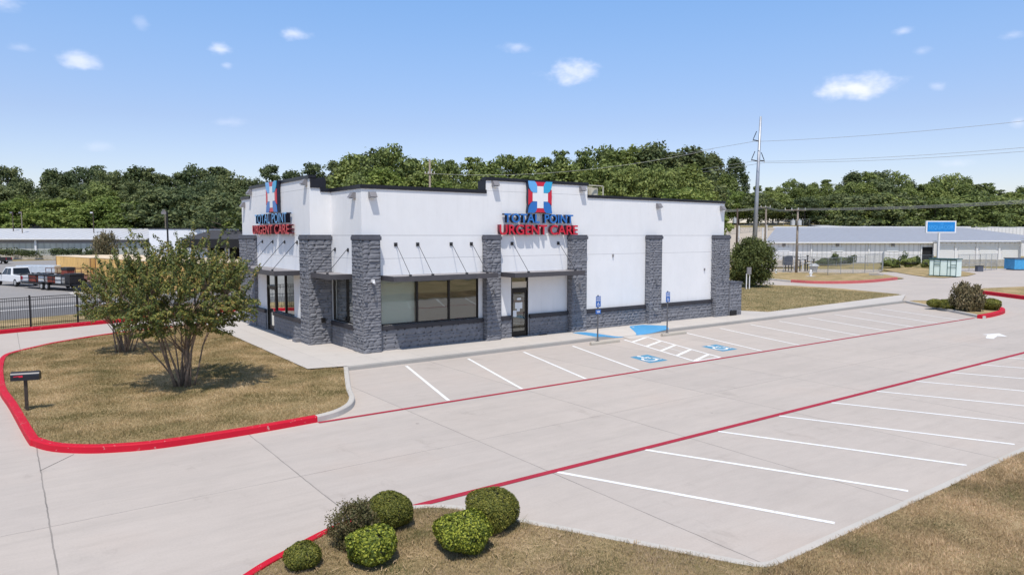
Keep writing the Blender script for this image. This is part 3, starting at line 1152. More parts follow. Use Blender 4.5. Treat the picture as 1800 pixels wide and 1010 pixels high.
accessible(21.42, 20.02)
accessible(26.1, 20.12)
arrow = [(39.25, 14.30), (39.3, 14.0), (40.55, 14.28), (40.75, 13.9), (41.7, 14.62), (40.5, 14.98), (40.55, 14.72), (39.6, 14.45)]
MB().add([(x, y, 0.005) for x, y in arrow], [tuple(range(8))]).build('arrow_marking', M['white_paint'], lot)
dj = G(70, 827)
stripe(dj, G(130, 798), 0.016, M['rubber'], 'paving_joint', 0.003)

# ------------------------------------------------------------------ grass blades
rng = np.random.default_rng(7)


def blades(name, poly, box, density, h, w, z, mat, keep=None):
    x0, x1, y0, y1 = box
    n = int((x1 - x0) * (y1 - y0) * density)
    P = np.column_stack([rng.uniform(x0, x1, n), rng.uniform(y0, y1, n)])
    P = P[inside(poly, P)]
    if keep is not None:
        P = P[keep(P)]
    n = len(P)
    a = rng.uniform(0, 2 * np.pi, n)
    hh = h * rng.uniform(0.45, 1.25, n)
    hh *= 1 + 0.45 * np.sin(P[:, 0] * 2.9 + 1.3 * np.sin(P[:, 1] * 1.7)) * np.sin(P[:, 1] * 3.3 + 1.1 * np.sin(P[:, 0] * 2.1))
    tuft = rng.uniform(0, 1, n) < 0.004
    hh[tuft] *= 2.1
    lean = rng.normal(0, 0.55, (n, 2)) * hh[:, None]
    V = np.zeros((n, 3, 3))
    V[:, 0, 0] = P[:, 0] - np.cos(a) * w; V[:, 0, 1] = P[:, 1] - np.sin(a) * w; V[:, 0, 2] = z
    V[:, 1, 0] = P[:, 0] + np.cos(a) * w; V[:, 1, 1] = P[:, 1] + np.sin(a) * w; V[:, 1, 2] = z
    V[:, 2, 0] = P[:, 0] + lean[:, 0]; V[:, 2, 1] = P[:, 1] + lean[:, 1]; V[:, 2, 2] = z + hh
    me = np_mesh(name, V.reshape(-1, 3), np.arange(3 * n).reshape(-1, 3))
    return tag(link_mesh(name, me, mat), kind='stuff')


blades('grass', isl_poly, (-0.6, 10.5, 18, 42), 950, 0.06, 0.008, 0.12, M['blades'])


def bare(P):   # thin, worn patches between the shrubs
    return rng.uniform(0, 1, len(P)) < 0.9


blades('grass', bot_poly, (0.8, 9.4, 3.5, 11.6), 2600, 0.05, 0.005, 0.025, M['blades_green'], bare)
blades('grass', bot_poly, (8.6, 24, 1.5, 6.1), 2200, 0.05, 0.006, 0.028, M['blades_dry'])
blades('grass', bot_poly, (24, 44, 1.0, 6.1), 700, 0.06, 0.009, 0.028, M['blades_dry'])
n_ = 900
LP_ = np.column_stack([rng.uniform(2.2, 9.2, n_), rng.uniform(6.0, 11.4, n_)])
LP_ = LP_[inside(bot_poly, LP_)]
V_ = []
for q_ in LP_:
    a_ = rng.uniform(0, 3.14)
    l_ = rng.uniform(0.02, 0.09)
    w_ = 0.004 + 0.002 * rng.random()
    dx_, dy_ = math.cos(a_) * l_, math.sin(a_) * l_
    ox_, oy_ = -math.sin(a_) * w_, math.cos(a_) * w_
    V_ += [(q_[0] - dx_ - ox_, q_[1] - dy_ - oy_, 0.075), (q_[0] + dx_ - ox_, q_[1] + dy_ - oy_, 0.08), (q_[0] + dx_ + ox_, q_[1] + dy_ + oy_, 0.08), (q_[0] - dx_ + ox_, q_[1] - dy_ + oy_, 0.075)]
V_ = np.array(V_)
tag(link_mesh('dry_clippings', np_mesh('dry_clippings', V_, np.arange(len(V_)).reshape(-1, 4)), M['blades_dry']), kind='stuff')
blades('grass', back_lawn, (39, 62, 27, 45), 160, 0.06, 0.02, 0.06, M['blades_far'])

# ------------------------------------------------------------------ the clinic
BLD = thing('clinic_building', (24, 34, 0), 'white stucco clinic with grey stone piers, stone base and dark metal canopies', 'building')


def FR(x, z, d):          # front wall, d = outwards from its face
    return (x, 27.47 - d, z)


def TW(y, z, d):          # tower wall on the left side
    return (11.15 - d, y, z)


def RW(y, z, d):          # recessed side wall beside the corner pier
    return (12.15 - d, y, z)


def NF(Y):                # any wall facing the street at depth Y
    return lambda x, z, d: (x, Y - d, z)


def wall_cells(mb, fr, u0, u1, z0, z1, holes, d0, d1):
    us = sorted({u0, u1} | {h[0] for h in holes} | {h[1] for h in holes})
    zs = sorted({z0, z1} | {h[2] for h in holes} | {h[3] for h in holes})
    us = [u for u in us if u0 <= u <= u1]
    zs = [z for z in zs if z0 <= z <= z1]
    for i in range(len(us) - 1):
        for j in range(len(zs) - 1):
            uc, zc = (us[i] + us[i + 1]) / 2, (zs[j] + zs[j + 1]) / 2
            if any(h[0] < uc < h[1] and h[2] < zc < h[3] for h in holes):
                continue
            mb.obox(fr, us[i], us[i + 1], zs[j], zs[j + 1], d0, d1)


rnd = random.Random(3)


def stones(mb, fr, u0, u1, z0, z1, d=0.0, prot=0.045, seed=1):
    prot = prot * 0.62
    """courses of rock-faced blocks on a wall frame"""
    r = random.Random(seed)
    z = z0
    while z < z1 - 0.01:
        h = r.choice((0.10, 0.13, 0.17, 0.21))
        if z + h > z1 - 0.08:
            h = z1 - z
        u = u0
        first = True
        while u < u1 - 0.01:
            w = r.uniform(0.22, 0.62) * (0.6 if first else 1)
            first = False
            if u + w > u1 - 0.15:
                w = u1 - u
            g = 0.007
            a0, a1, b0, b1 = u + g, u + w - g, z + g, z + h - g
            pr = prot * r.uniform(0.4, 1.75)
            nx, nz = max(3, int(w / 0.09)), 4
            vs = []
            for j in range(nz + 1):
                for i in range(nx + 1):
                    fx, fz = i / nx, j / nz
                    edge = min(fx * nx, (1 - fx) * nx, fz * nz, (1 - fz) * nz)
                    dd = 0 if edge < 0.5 else pr * (0.75 + 0.5 * r.random()) * (1.15 - 0.4 * fz)
                    vs.append(fr(a0 + (a1 - a0) * fx, b0 + (b1 - b0) * fz, d + dd))
            fs = [(j * (nx + 1) + i, j * (nx + 1) + i + 1, (j + 1) * (nx + 1) + i + 1, (j + 1) * (nx + 1) + i) for j in range(nz) for i in range(nx)]
            mb.add(vs, fs)
            u += w
        z += h


# white walls
win1 = (12.95, 17.93, 1.22, 3.3)
door1 = (19.80, 20.84, -0.1, 3.12)
mb = MB()
wall_cells(mb, FR, 12.15, 18.38, 0.0, 7.0, [win1], -0.25, 0)
wall_cells(mb, FR, 18.38, 24.66, 0.0, 7.61, [door1], -0.25, 0)
wall_cells(mb, FR, 24.66, 35.85, 0.0, 7.0, [], -0.25, 0)
mb.build('front_wall', M['stucco'], BLD, True)
mb = MB()
win2 = (28.30, 30.745, 1.22, 3.22)
mb_r = mb
wall_cells(mb, RW, 27.72, 30.75, 0.0, 7.0, [win2], -0.25, 0)
mb.build('side_wall', M['stucco'], BLD, True)
mb = MB()
door2 = (35.95, 37.3, -0.1, 3.2)
win3 = (33.05, 35.95, 1.22, 3.2)
wall_cells(mb, TW, 31.0, 39.9, 0.0, 7.57, [door2, win3], -0.25, 0)
wall_cells(mb, TW, 39.9, 41.6, 0.0, 7.08, [], -0.25, 0)
mb.build('side_wall', M['stucco'], BLD, True)
mb = MB()
wall_cells(mb, NF(30.75), 11.15, 12.15, 0.0, 7.0, [], -0.25, 0)
mb.obox(NF(30.75), 11.15, 11.65, 7.0, 7.56, -0.25, 0)
mb.build('return_wall', M['stucco'], BLD, True)
mb = MB()
mb.box(35.6, 35.85, 27.72, 41.6, 0, 7.0)
mb.box(11.4, 35.6, 41.35, 41.6, 0, 7.0)
mb.build('rear_wall', M['stucco'], BLD, True)
MB().add([(12.3, 27.65, 6.3), (35.65, 27.65, 6.3), (35.65, 41.4, 6.3), (11.3, 41.4, 6.3), (11.3, 31, 6.3), (12.3, 31, 6.3)], [(0, 1, 2, 3, 4, 5)]).build('roof', M['roofing'], BLD, True)
MB().box(12.6, 35.5, 30.9, 41.3, 0.14, 6.2).build('interior_core', M['shade_dark'], BLD, True)

# parapet copings (black)
mb = MB()
c0, c1 = -0.30, 0.045
mb.obox(FR, 12.10, 18.38, 7.0, 7.165, c0, c1)
mb.obox(FR, 24.66, 35.90, 7.0, 7.15, c0, c1)
mb.obox(FR, 18.33, 24.71, 7.61, 7.765, c0, c1)
mb.obox(RW, 27.42, 30.75, 7.0, 7.165, c0, c1)
mb.obox(NF(30.75), 11.65, 12.15, 7.0, 7.165, c0, c1)
mb.obox(TW, 30.70, 39.95, 7.57, 7.725, c0, c1)
mb.obox(TW, 39.95, 41.65, 7.06, 7.22, c0, c1)
mb.box(35.55, 35.90, 27.8, 41.65, 6.99, 7.15)
mb.build('parapet_coping', M['coping'], BLD, True)
# black cheeks and backs of the raised parapets
for b_ in ((18.34, 18.45, 27.515, 28.12, 6.98, 7.60), (24.60, 24.70, 27.515, 28.12, 6.98, 7.60), (18.45, 24.60, 28.0, 28.12, 6.98, 7.70),
           (11.19, 11.9, 30.70, 30.82, 7.17, 7.60), (11.78, 11.9, 30.82, 39.9, 7.1, 7.66), (11.19, 11.9, 39.84, 39.95, 7.1, 7.60)):
    MB().box(*b_).build('parapet_cheek', M['coping'], BLD, True)

# stone base and sill band
mb = MB()
for (a, b) in ((12.8, 18.2), (18.9, 19.78), (20.86, 23.4), (24.3, 29.05), (29.9, 34.75)):
    mb.obox(FR, a, b, 0.0, 1.03, 0.0, 0.085)
    stones(mb, FR, a, b, 0.13, 1.03, 0.085, 0.03 if b < 24 else 0.045, int(a * 7))
mb.obox(RW, 28.1, 30.7, 0.0, 1.03, 0.0, 0.085)
stones(mb, RW, 28.2, 30.7, 0.13, 1.03, 0.085, 0.03, 5)
for (a, b) in ((31.7, 35.93), (37.32, 38.9)):
    mb.obox(TW, a, b, 0.0, 1.03, 0.0, 0.085)
    stones(mb, TW, a, b, 0.13, 1.03, 0.085, 0.025, int(a))
mb.build('stone_base', M['stone'], BLD, True, recalc=False)
mb = MB()
for (a, b) in ((12.8, 18.14), (18.95, 19.79), (20.85, 23.3), (24.36, 28.98), (29.98, 34.69)):
    mb.obox(FR, a, b, 1.033, 1.22, 0.0, 0.16)
mb.obox(RW, 28.1, 30.6, 1.033, 1.22, 0.0, 0.16)
for (a, b) in ((31.85, 35.94), (37.31, 38.85)):
    mb.obox(TW, a, b, 1.033, 1.22, 0.0, 0.16)
mb.build('sill_band', M['trim'], BLD, True, bevel=0.012)


def pier(x0, x1, y0, y1, ztop, seed, left=True, right=False, front=True):
    m = MB()
    m.box(x0, x1, y0, y1, 0.0, ztop - 0.2)
    if front:
        stones(m, NF(y0), x0, x1, 0.13, ztop - 0.2, 0.0, 0.045, seed)
    if left:
        stones(m, lambda u, z, d: (x0 - d, u, z), y0, y1, 0.13, ztop - 0.2, 0.0, 0.045, seed + 50)
    if right:
        stones(m, lambda u, z, d: (x1 + d, u, z), y0, y1, 0.13, ztop - 0.2, 0.0, 0.045, seed + 90)
    p = m.build('stone_pier', M['stone'], BLD, True, recalc=False)
    c = MB()
    e = 0.05
    c.box(x0 - e, x1 + e, y0 - e, y1, ztop - 0.2, ztop - 0.04)
    c.box(x0 - e + 0.03, x1 + e - 0.03, y0 - e + 0.03, y1, ztop - 0.04, ztop + 0.03)
    c.build('pier_cap', M['cap'], p, True, bevel=0.02)
    return p


pier(12.02, 12.82, 27.12, 28.22, 5.06, 11)
pier(18.15, 18.95, 27.1, 27.46, 5.06, 12)
pier(23.33, 24.34, 27.1, 27.46, 5.06, 13)
pier(29.0, 29.96, 27.1, 27.46, 5.06, 14)
pier(34.72, 35.98, 27.1, 28.3, 5.06, 15, right=True)
pier(11.02, 12.10, 30.70, 31.83, 5.06, 16)
pier(11.0, 11.6, 38.85, 40.2, 5.06, 17)
pier(11.0, 11.6, 40.32, 41.75, 5.06, 18)
# low stone block at the foot of the tower pier
MB().box(10.78, 11.1, 31.9, 32.35, 0.13, 0.31).build('stone_plinth', M['stone'], BLD, True)

# low stone screen at the right end
m = MB()
m.box(35.99, 37.15, 27.05, 27.3, 0, 2.13)
stones(m, NF(27.05), 36.02, 37.15, 0.5, 2.13, 0.0, 0.045, 31)
stones(m, NF(27.05), 36.7, 37.15, 0.13, 0.5, 0.0, 0.045, 32)
m.box(36.9, 37.15, 27.3, 31.0, 0, 2.13)
scr = m.build('screen_wall', M['stone'], BLD, True, recalc=False)
c = MB().box(35.99, 37.2, 27.0, 27.36, 2.13, 2.22)
c.box(36.85, 37.2, 27.36, 31.0, 2.13, 2.215)
c.build('wall_coping', M['cap'], scr, True)
MB().box(36.02, 36.62, 26.98, 27.04, 0.16, 0.46).build('opening_shade', M['shade_dark'], scr, True)  # dark slab painted as the shade inside a low opening


# windows
def window(fr, u0, u1, z0, z1, mull, name='window', panes=None, parent=None):
    fw = 0.055
    m = MB()
    m.obox(fr, u0, u1, z0, z0 + fw, -0.13, -0.02)
    m.obox(fr, u0, u1, z1 - fw, z1, -0.13, -0.02)
    edges = [u0] + mull + [u1]
    m.obox(fr, u0, u0 + fw, z0 + fw, z1 - fw, -0.13, -0.02)
    m.obox(fr, u1 - fw, u1, z0 + fw, z1 - fw, -0.13, -0.02)
    for q in mull:
        m.obox(fr, q - fw * 0.75, q + fw * 0.75, z0 + fw, z1 - fw, -0.13, -0.02)
    w = m.build(name, M['frame'], BLD, True)
    for i, (a, b) in enumerate(zip(edges[:-1], edges[1:])):
        gm, bm_ = (panes[i] if panes else ('glass', 'blind_tan'))
        MB().add([fr(a + 0.03, z0 + 0.04, -0.075), fr(b - 0.03, z0 + 0.04, -0.075), fr(b - 0.03, z1 - 0.04, -0.075), fr(a + 0.03, z1 - 0.04, -0.075)], [(0, 1, 2, 3)]).build('pane', M[gm], w, True)
        m = MB()
        m.obox(fr, a + 0.02, b - 0.02, z0 + 0.02, z1 - 0.02, -0.30, -0.26)
        m.build('blind', M[bm_], w, True)
    return w


window(FR, 12.95, 17.93, 1.22, 3.3, [14.74, 16.36], panes=[('glass_pale', 'blind_pale'), ('glass', 'blind_tan'), ('glass', 'blind_tan')])
window(RW, 28.30, 30.745, 1.22, 3.22, [29.2], panes=[('glass_pale', 'blind_pale'), ('glass_pale', 'blind_pale')])
window(TW, 33.05, 35.93, 1.22, 3.2, [34.45], panes=[('glass', 'blind_pale'), ('glass', 'blind_pale')])


def door(fr, u0, u1, z1, leaf, hinge_right, panel=False):
    m = MB()
    fw = 0.06
    m.obox(fr, u0, u0 + fw, 0.13, z1, -0.14, -0.01)
    m.obox(fr, u1 - fw, u1, 0.13, z1, -0.14, -0.01)
    m.obox(fr, u0 + fw, u1 - fw, z1 - fw, z1, -0.14, -0.01)
    m.obox(fr, u0 + fw, u1 - fw, leaf, leaf + 0.09, -0.14, -0.01)
    root = m.build('door_frame', M['frame'], BLD, True)
    m = MB()
    a, b = u0 + fw + 0.01, u1 - fw - 0.01
    m.obox(fr, a, a + 0.085, 0.15, leaf - 0.01, -0.10, -0.05)
    m.obox(fr, b - 0.085, b, 0.15, leaf - 0.01, -0.10, -0.05)
    m.obox(fr, a + 0.085, b - 0.085, 0.15, 0.42, -0.10, -0.05)
    m.obox(fr, a + 0.085, b - 0.085, leaf - 0.13, leaf - 0.01, -0.10, -0.05)
    lf = m.build('door', M['frame'], root, True)
    MB().add([fr(a + 0.07, 0.4, -0.075), fr(b - 0.07, 0.4, -0.075), fr(b - 0.07, leaf - 0.12, -0.075), fr(a + 0.07, leaf - 0.12, -0.075)], [(0, 1, 2, 3)]).build('pane', M['glass'], root, True)
    MB().obox(fr, a, b, 0.2, z1 - 0.1, -0.6, -0.56).build('blind', M['blind_tan'], root, True)
    h = b - 0.13 if hinge_right else a + 0.06
    m = MB()
    m.tube(fr(h + 0.03, 1.0, 0.03), fr(h + 0.03, 1.32, 0.03), 0.014)
    m.tube(fr(h + 0.03, 1.0, 0.03), fr(h + 0.03, 1.0, -0.06), 0.012)
    m.tube(fr(h + 0.03, 1.32, 0.03), fr(h + 0.03, 1.32, -0.06), 0.012)
    m.build('handle', M['steel'] if not panel else M['dark_steel'], root, True)
    MB().add([fr(u0 + fw, leaf + 0.09, -0.08), fr(u1 - fw, leaf + 0.09, -0.08), fr(u1 - fw, z1 - fw, -0.08), fr(u0 + fw, z1 - fw, -0.08)], [(0, 1, 2, 3)]).build('transom', M['glass'], root, True)
    return root


d1 = door(FR, 19.80, 20.84, 3.12, 2.42, True, True)
MB().obox(FR, 19.87, 20.77, 2.52, 2.82, -0.075, -0.05).build('transom_panel', M['panel_beige'], d1, True)
for (x, z, w, h) in ((20.28, 1.98, 0.24, 0.10), (20.14, 1.66, 0.20, 0.30), (20.36, 1.66, 0.24, 0.30), (20.02, 1.28, 0.22, 0.30), (20.24, 1.46, 0.18, 0.17)):
    MB().obox(FR, x - w / 2 + 0.05, x + w / 2 + 0.05, z - h / 2, z + h / 2, -0.074, -0.070 + z * 0.001).build('notice', M['papers'], d1, True)
door(TW, 35.95, 37.3, 3.2, 2.42, False)
m = MB().obox(NF(30.68), 11.55, 11.72, 1.15, 1.36, 0.02, 0.12)
m.build('outlet_box', M['frame'], BLD, True)
MB().tube((29.31, 27.14, 1.02), (29.31, 26.95, 0.98), 0.03).box(29.2, 29.5, 26.92, 26.97, 0.94, 1.0).build('hose_bib', M['steel'], BLD, True)
for (x, z) in ((26.5, 4.0), (34.05, 3.05)):
    MB().obox(FR, x - 0.03, x + 0.03, z - 0.09, z + 0.06, 0.0, 0.07).build('wall_hook', M['lamp'], BLD, True)
# small camera and junction boxes on the corner pier
m = MB()
m.box(12.36, 12.47, 26.93, 27.08, 3.12, 3.24)
m.tube((12.41, 27.0, 3.14), (12.43, 26.86, 3.08), 0.045)
m.build('security_camera', M['white_trim'], BLD, True)
MB().box(12.50, 12.58, 27.0, 27.1, 2.35, 2.60).build('junction_box', M['stone'], BLD, True)
MB().box(12.05, 12.13, 27.0, 27.1, 2.35, 2.60).build('junction_box', M['stone'], BLD, True)
for x in (18.55, 23.85, 29.48, 35.3):
    MB().box(x - 0.04, x + 0.04, 26.98, 27.08, 2.35, 2.62).build('junction_box', M['stone'], BLD, True)


# canopies: flat deck, deep fascia, tie rods and wall plates
def canopy(fr, u0, u1, z, depth, rods, plate_z, th_=0.17):
    m = MB()
    m.obox(fr, u0, u1, z, z + th_, depth - 0.05, depth)
    m.obox(fr, u0, u0 + 0.05, z, z + th_, 0.0, depth - 0.05)
    m.obox(fr, u1 - 0.05, u1, z, z + th_, 0.0, depth - 0.05)
    c_ = m.build('canopy', M['canopy'], BLD, True)
    m = MB()
    m.obox(fr, u0 + 0.05, u1 - 0.05, z + 0.05, z + th_ - 0.012, 0.001, depth - 0.051)
    m.build('canopy_deck', M['canopy_top'], c_, True)
    for r in rods:
        m = MB()
        m.obox(fr, r - 0.075, r + 0.075, plate_z - 0.08, plate_z + 0.08, 0.0, 0.03)
        m.tube(fr(r, plate_z, 0.03), fr(r, plate_z - 0.02, 0.11), 0.03, 0.02)
        m.tube(fr(r, plate_z - 0.02, 0.10), fr(r, z + th_ + 0.02, depth - 0.08), 0.013, n=6)
        m.obox(fr, r - 0.05, r + 0.05, z + th_ - 0.012, z + th_ + 0.06, depth - 0.13, depth - 0.055)
        m.build('tie_rod', M['dark_steel'], c_, True)
    return c_


canopy(FR, 12.90, 18.08, 3.165, 1.42, (13.70, 14.76, 16.46, 17.54), 4.67, 0.215)
canopy(FR, 19.0, 23.28, 3.125, 1.42, (19.85, 22.72), 4.67, 0.215)
canopy(TW, 31.9, 38.8, 3.24, 1.28, (32.43, 34.21, 36.07, 37.8), 4.74, 0.215)
canopy(RW, 28.35, 30.66, 3.2, 1.05, (28.89, 30.35), 4.43, 0.215)


# ------------------------------------------------------------------ wall signs
def text_mesh(s, bold=0.018, extr=0.5):
    cu = bpy.data.curves.new('t', 'FONT')
    cu.body = s
    cu.size = 1.0
    cu.offset = bold
    cu.extrude = extr
    cu.space_character = 1.02
    ob = bpy.data.objects.new('t', cu)
    COL.objects.link(ob)
    bpy.context.view_layer.update()
    dg = bpy.context.evaluated_depsgraph_get()
    me = bpy.data.meshes.new_from_object(ob.evaluated_get(dg))
    bpy.data.objects.remove(ob)
    bpy.data.curves.remove(cu)
    return me


def lettering(name, s, fr, u0, u1, z0, z1, d0, d1, face, side, parent, bold=0.018, world=True):
    """text fitted to a box on a wall frame; u0 is where the first letter starts"""
    me = text_mesh(s, bold)
    n = len(me.vertices)
    co = np.zeros(n * 3)
    me.vertices.foreach_get('co', co)
    co = co.reshape(-1, 3)
    lo, hi = co.min(0), co.max(0)
    t = (co - lo) / (hi - lo)
    out = np.array([fr(u0 + (u1 - u0) * a, z0 + (z1 - z0) * b, d0 + (d1 - d0) * c) for a, b, c in t])
    nz_ = np.array([abs(p.normal.z) for p in me.polygons])
    me.vertices.foreach_set('co', out.ravel())
    me.name = name
    me.materials.clear()
    o = link_mesh(name, me, [face, side], parent, world)
    me.polygons.foreach_set('material_index', [0 if k > 0.9 else 1 for k in nz_])
    me.update()
    return o


def emblem(fr, uc, zc, hw, hh, d0, d1, parent, flip=1):
    def P(pts):
        return [(uc + x * hw * flip, zc + y * hh) for x, y in pts]
    petal = [(-1, 1), (-0.5, 1.0), (-0.36, 0.9), (-0.28, 0.74), (-0.27, 0.28), (-0.6, 0.28), (-0.76, 0.36), (-0.92, 0.6)]
    mats = {(1, 1): 'lightblue', (-1, 1): 'cyan', (1, -1): 'blue_letter', (-1, -1): 'blue_letter'}
    for sx in (1, -1):
        for sy in (1, -1):
            m = MB().fprism(fr, P([(x * sx, y * sy) for x, y in petal]), d1 - 0.03, d1)
            m.build('petal', M[mats[(sx, sy)]], parent, True)
    for pts in ([(-0.48, 0.96), (0.48, 0.96), (0.33, 0.84), (0.27, 0.70), (-0.27, 0.70), (-0.33, 0.84)],
                [(-0.48, -0.96), (0.48, -0.96), (0.33, -0.84), (0.27, -0.70), (-0.27, -0.70), (-0.33, -0.84)],
                [(-0.96, 0.5), (-0.78, 0.35), (-0.64, 0.27), (-0.64, -0.27), (-0.78, -0.35), (-0.96, -0.5)],
                [(0.96, 0.5), (0.78, 0.35), (0.64, 0.27), (0.64, -0.27), (0.78, -0.35), (0.96, -0.5)]):
        MB().fprism(fr, P(pts), d1 - 0.035, d1 - 0.008).build('red_segment', M['red_letter'], parent, True)
    m = MB().fprism(fr, P([(-0.262, 0.69), (0.262, 0.69), (0.262, 0.265), (0.63, 0.265), (0.63, -0.265), (0.262, -0.265), (0.262, -0.69), (-0.262, -0.69), (-0.262, -0.265), (-0.63, -0.265), (-0.63, 0.265), (-0.262, 0.265)]), d1 - 0.04, d1 - 0.004)
    m.build('white_cross', M['white_acrylic'], parent, True)
    # dark backing box whose edge shows at the side
    MB().fprism(fr, P([(-1.0, 0.99), (1.0, 0.99), (0.93, 0.5), (0.96, 0), (0.93, -0.5), (1.0, -0.99), (-1.0, -0.99), (-0.93, -0.5), (-0.96, 0), (-0.93, 0.5)]), 0.05, d1 - 0.042).build('emblem_box', M['letter_side'], parent, True)


sg = thing('wall_sign', (21.4, 27.3, 5.0), 'raised red and blue letters under a cross emblem above the front door', 'sign', 'clinic wall signs')
emblem(FR, 21.38, 6.91, 0.745, 0.765, 0.15, 0.26, sg)
lettering('lettering', 'TOTAL', FR, 19.24, 21.36, 5.66, 6.10, 0.06, 0.25, M['blue_letter'], M['letter_side'], sg)
lettering('lettering', 'POINT', FR, 21.66, 23.5, 5.66, 6.10, 0.06, 0.25, M['blue_letter'], M['letter_side'], sg)
lettering('lettering', 'URGENT', FR, 18.97, 21.82, 5.09, 5.575, 0.06, 0.25, M['red_letter'], M['letter_side_red'], sg)
lettering('lettering', 'CARE', FR, 22.02, 23.82, 5.09, 5.575, 0.06, 0.25, M['red_letter'], M['letter_side_red'], sg)
sg = thing('wall_sign', (11.0, 35.4, 5.0), 'raised letters and cross emblem on the left side wall of the clinic', 'sign', 'clinic wall signs')
emblem(TW, 35.45, 6.95, 0.86, 0.755, 0.14, 0.24, sg, flip=-1)
lettering('lettering', 'TOTAL', TW, 38.1, 35.55, 5.66, 6.14, 0.06, 0.30, M['lightblue'], M['letter_side'], sg, 0.0)
lettering('lettering', 'POINT', TW, 35.2, 33.0, 5.66, 6.14, 0.06, 0.30, M['lightblue'], M['letter_side'], sg, 0.0)
lettering('lettering', 'URGENT', TW, 38.55, 35.15, 5.12, 5.59, 0.06, 0.30, M['red_letter'], M['letter_side_red'], sg, 0.012)
lettering('lettering', 'CARE', TW, 34.85, 32.7, 5.12, 5.59, 0.06, 0.30, M['red_letter'], M['letter_side_red'], sg, 0.012)


# wall lights
def wall_light(fr, u, z, label):
    p = fr(u, z - 0.3, 0)
    t = thing('wall_light', p, label, 'light', 'wedge lights high on the clinic walls')
    m = MB()
    vs = [fr(u - 0.15, z, 0), fr(u + 0.15, z, 0), fr(u + 0.15, z, 0.12), fr(u - 0.15, z, 0.12),
          fr(u - 0.15, z - 0.27, 0), fr(u + 0.15, z - 0.27, 0), fr(u + 0.15, z - 0.22, 0.27), fr(u - 0.15, z - 0.22, 0.27)]
    m.add(vs, [(0, 1, 2, 3), (4, 5, 6, 7), (0, 1, 5, 4), (1, 2, 6, 5), (2, 3, 7, 6), (3, 0, 4, 7)])
    m.build('housing', M['lamp'], t, True)
    m = MB().obox(fr, u - 0.12, u + 0.12, z - 0.285, z - 0.26, 0.08, 0.25)
    m.build('lens', M['lens'], t, True)


wall_light(FR, 12.62, 6.87, 'grey wedge wall light on the front face beside the corner pier')
wall_light(RW, 28.15, 6.87, 'grey wedge wall light on the recessed side wall left of the corner')
wall_light(FR, 18.83, 7.6, 'grey wedge wall light on the raised front parapet, left of the emblem')
wall_light(FR, 24.25, 7.57, 'grey wedge wall light on the raised front parapet, right of the emblem')
wall_light(FR, 29.95, 6.85, 'grey wedge wall light alone above the blank right-hand wall')
wall_light(FR, 35.55, 6.85, 'grey wedge wall light at the far right corner of the front wall')
wall_light(TW, 31.1, 7.55, 'grey wedge wall light at the near top edge of the left tower')
wall_light(TW, 39.65, 7.75 - 0.2, 'grey wedge wall light at the far top edge of the left tower')
wall_light(TW, 41.0, 6.9, 'grey wedge wall light on the low far end of the left side wall')

# door mat
m = MB()
m.add([(21.62, 26.62, 0.139), (22.05, 26.22, 0.139), (22.62, 26.35, 0.139), (22.35, 27.0, 0.139), (21.7, 27.02, 0.139)], [(0, 1, 2, 3, 4)])
m2 = MB().prism([(21.2, 26.95), (21.9, 26.15), (22.5, 26.25), (22.35, 27.1), (21.9, 27.15), (21.5, 27.3)], 0.131, 0.15)
m2.box(21.3, 21.75, 27.1, 27.25, 0.15, 0.19)
tag(m2.build('door_mat', M['rubber']), 'rumpled black mat on the sidewalk right of the front door', 'mat')

# rooftop condenser
ac = thing('rooftop_unit', (27.0, 31.0, 6.3), 'beige air conditioning unit behind the roof parapet', 'air conditioner')
m = MB()
for k in range(2):
    x = 27.1 + k * 0.78
    m.tube((x + 0.3, 31, 6.5), (x + 0.3, 31, 7.72 + 0.1 * k), 0.36, n=14)
m.build('condenser', M['beige_unit'], ac, True)
m = MB()
for x in (26.7, 28.6):
    m.box(x, x + 0.06, 30.5, 30.56, 6.3, 7.95)
m.box(26.7, 28.66, 30.5, 30.56, 7.9, 7.96)
m.box(27.2, 28.4, 31.2, 31.8, 6.4, 7.9)
m.build('frame', M['beige_unit'], ac, True)


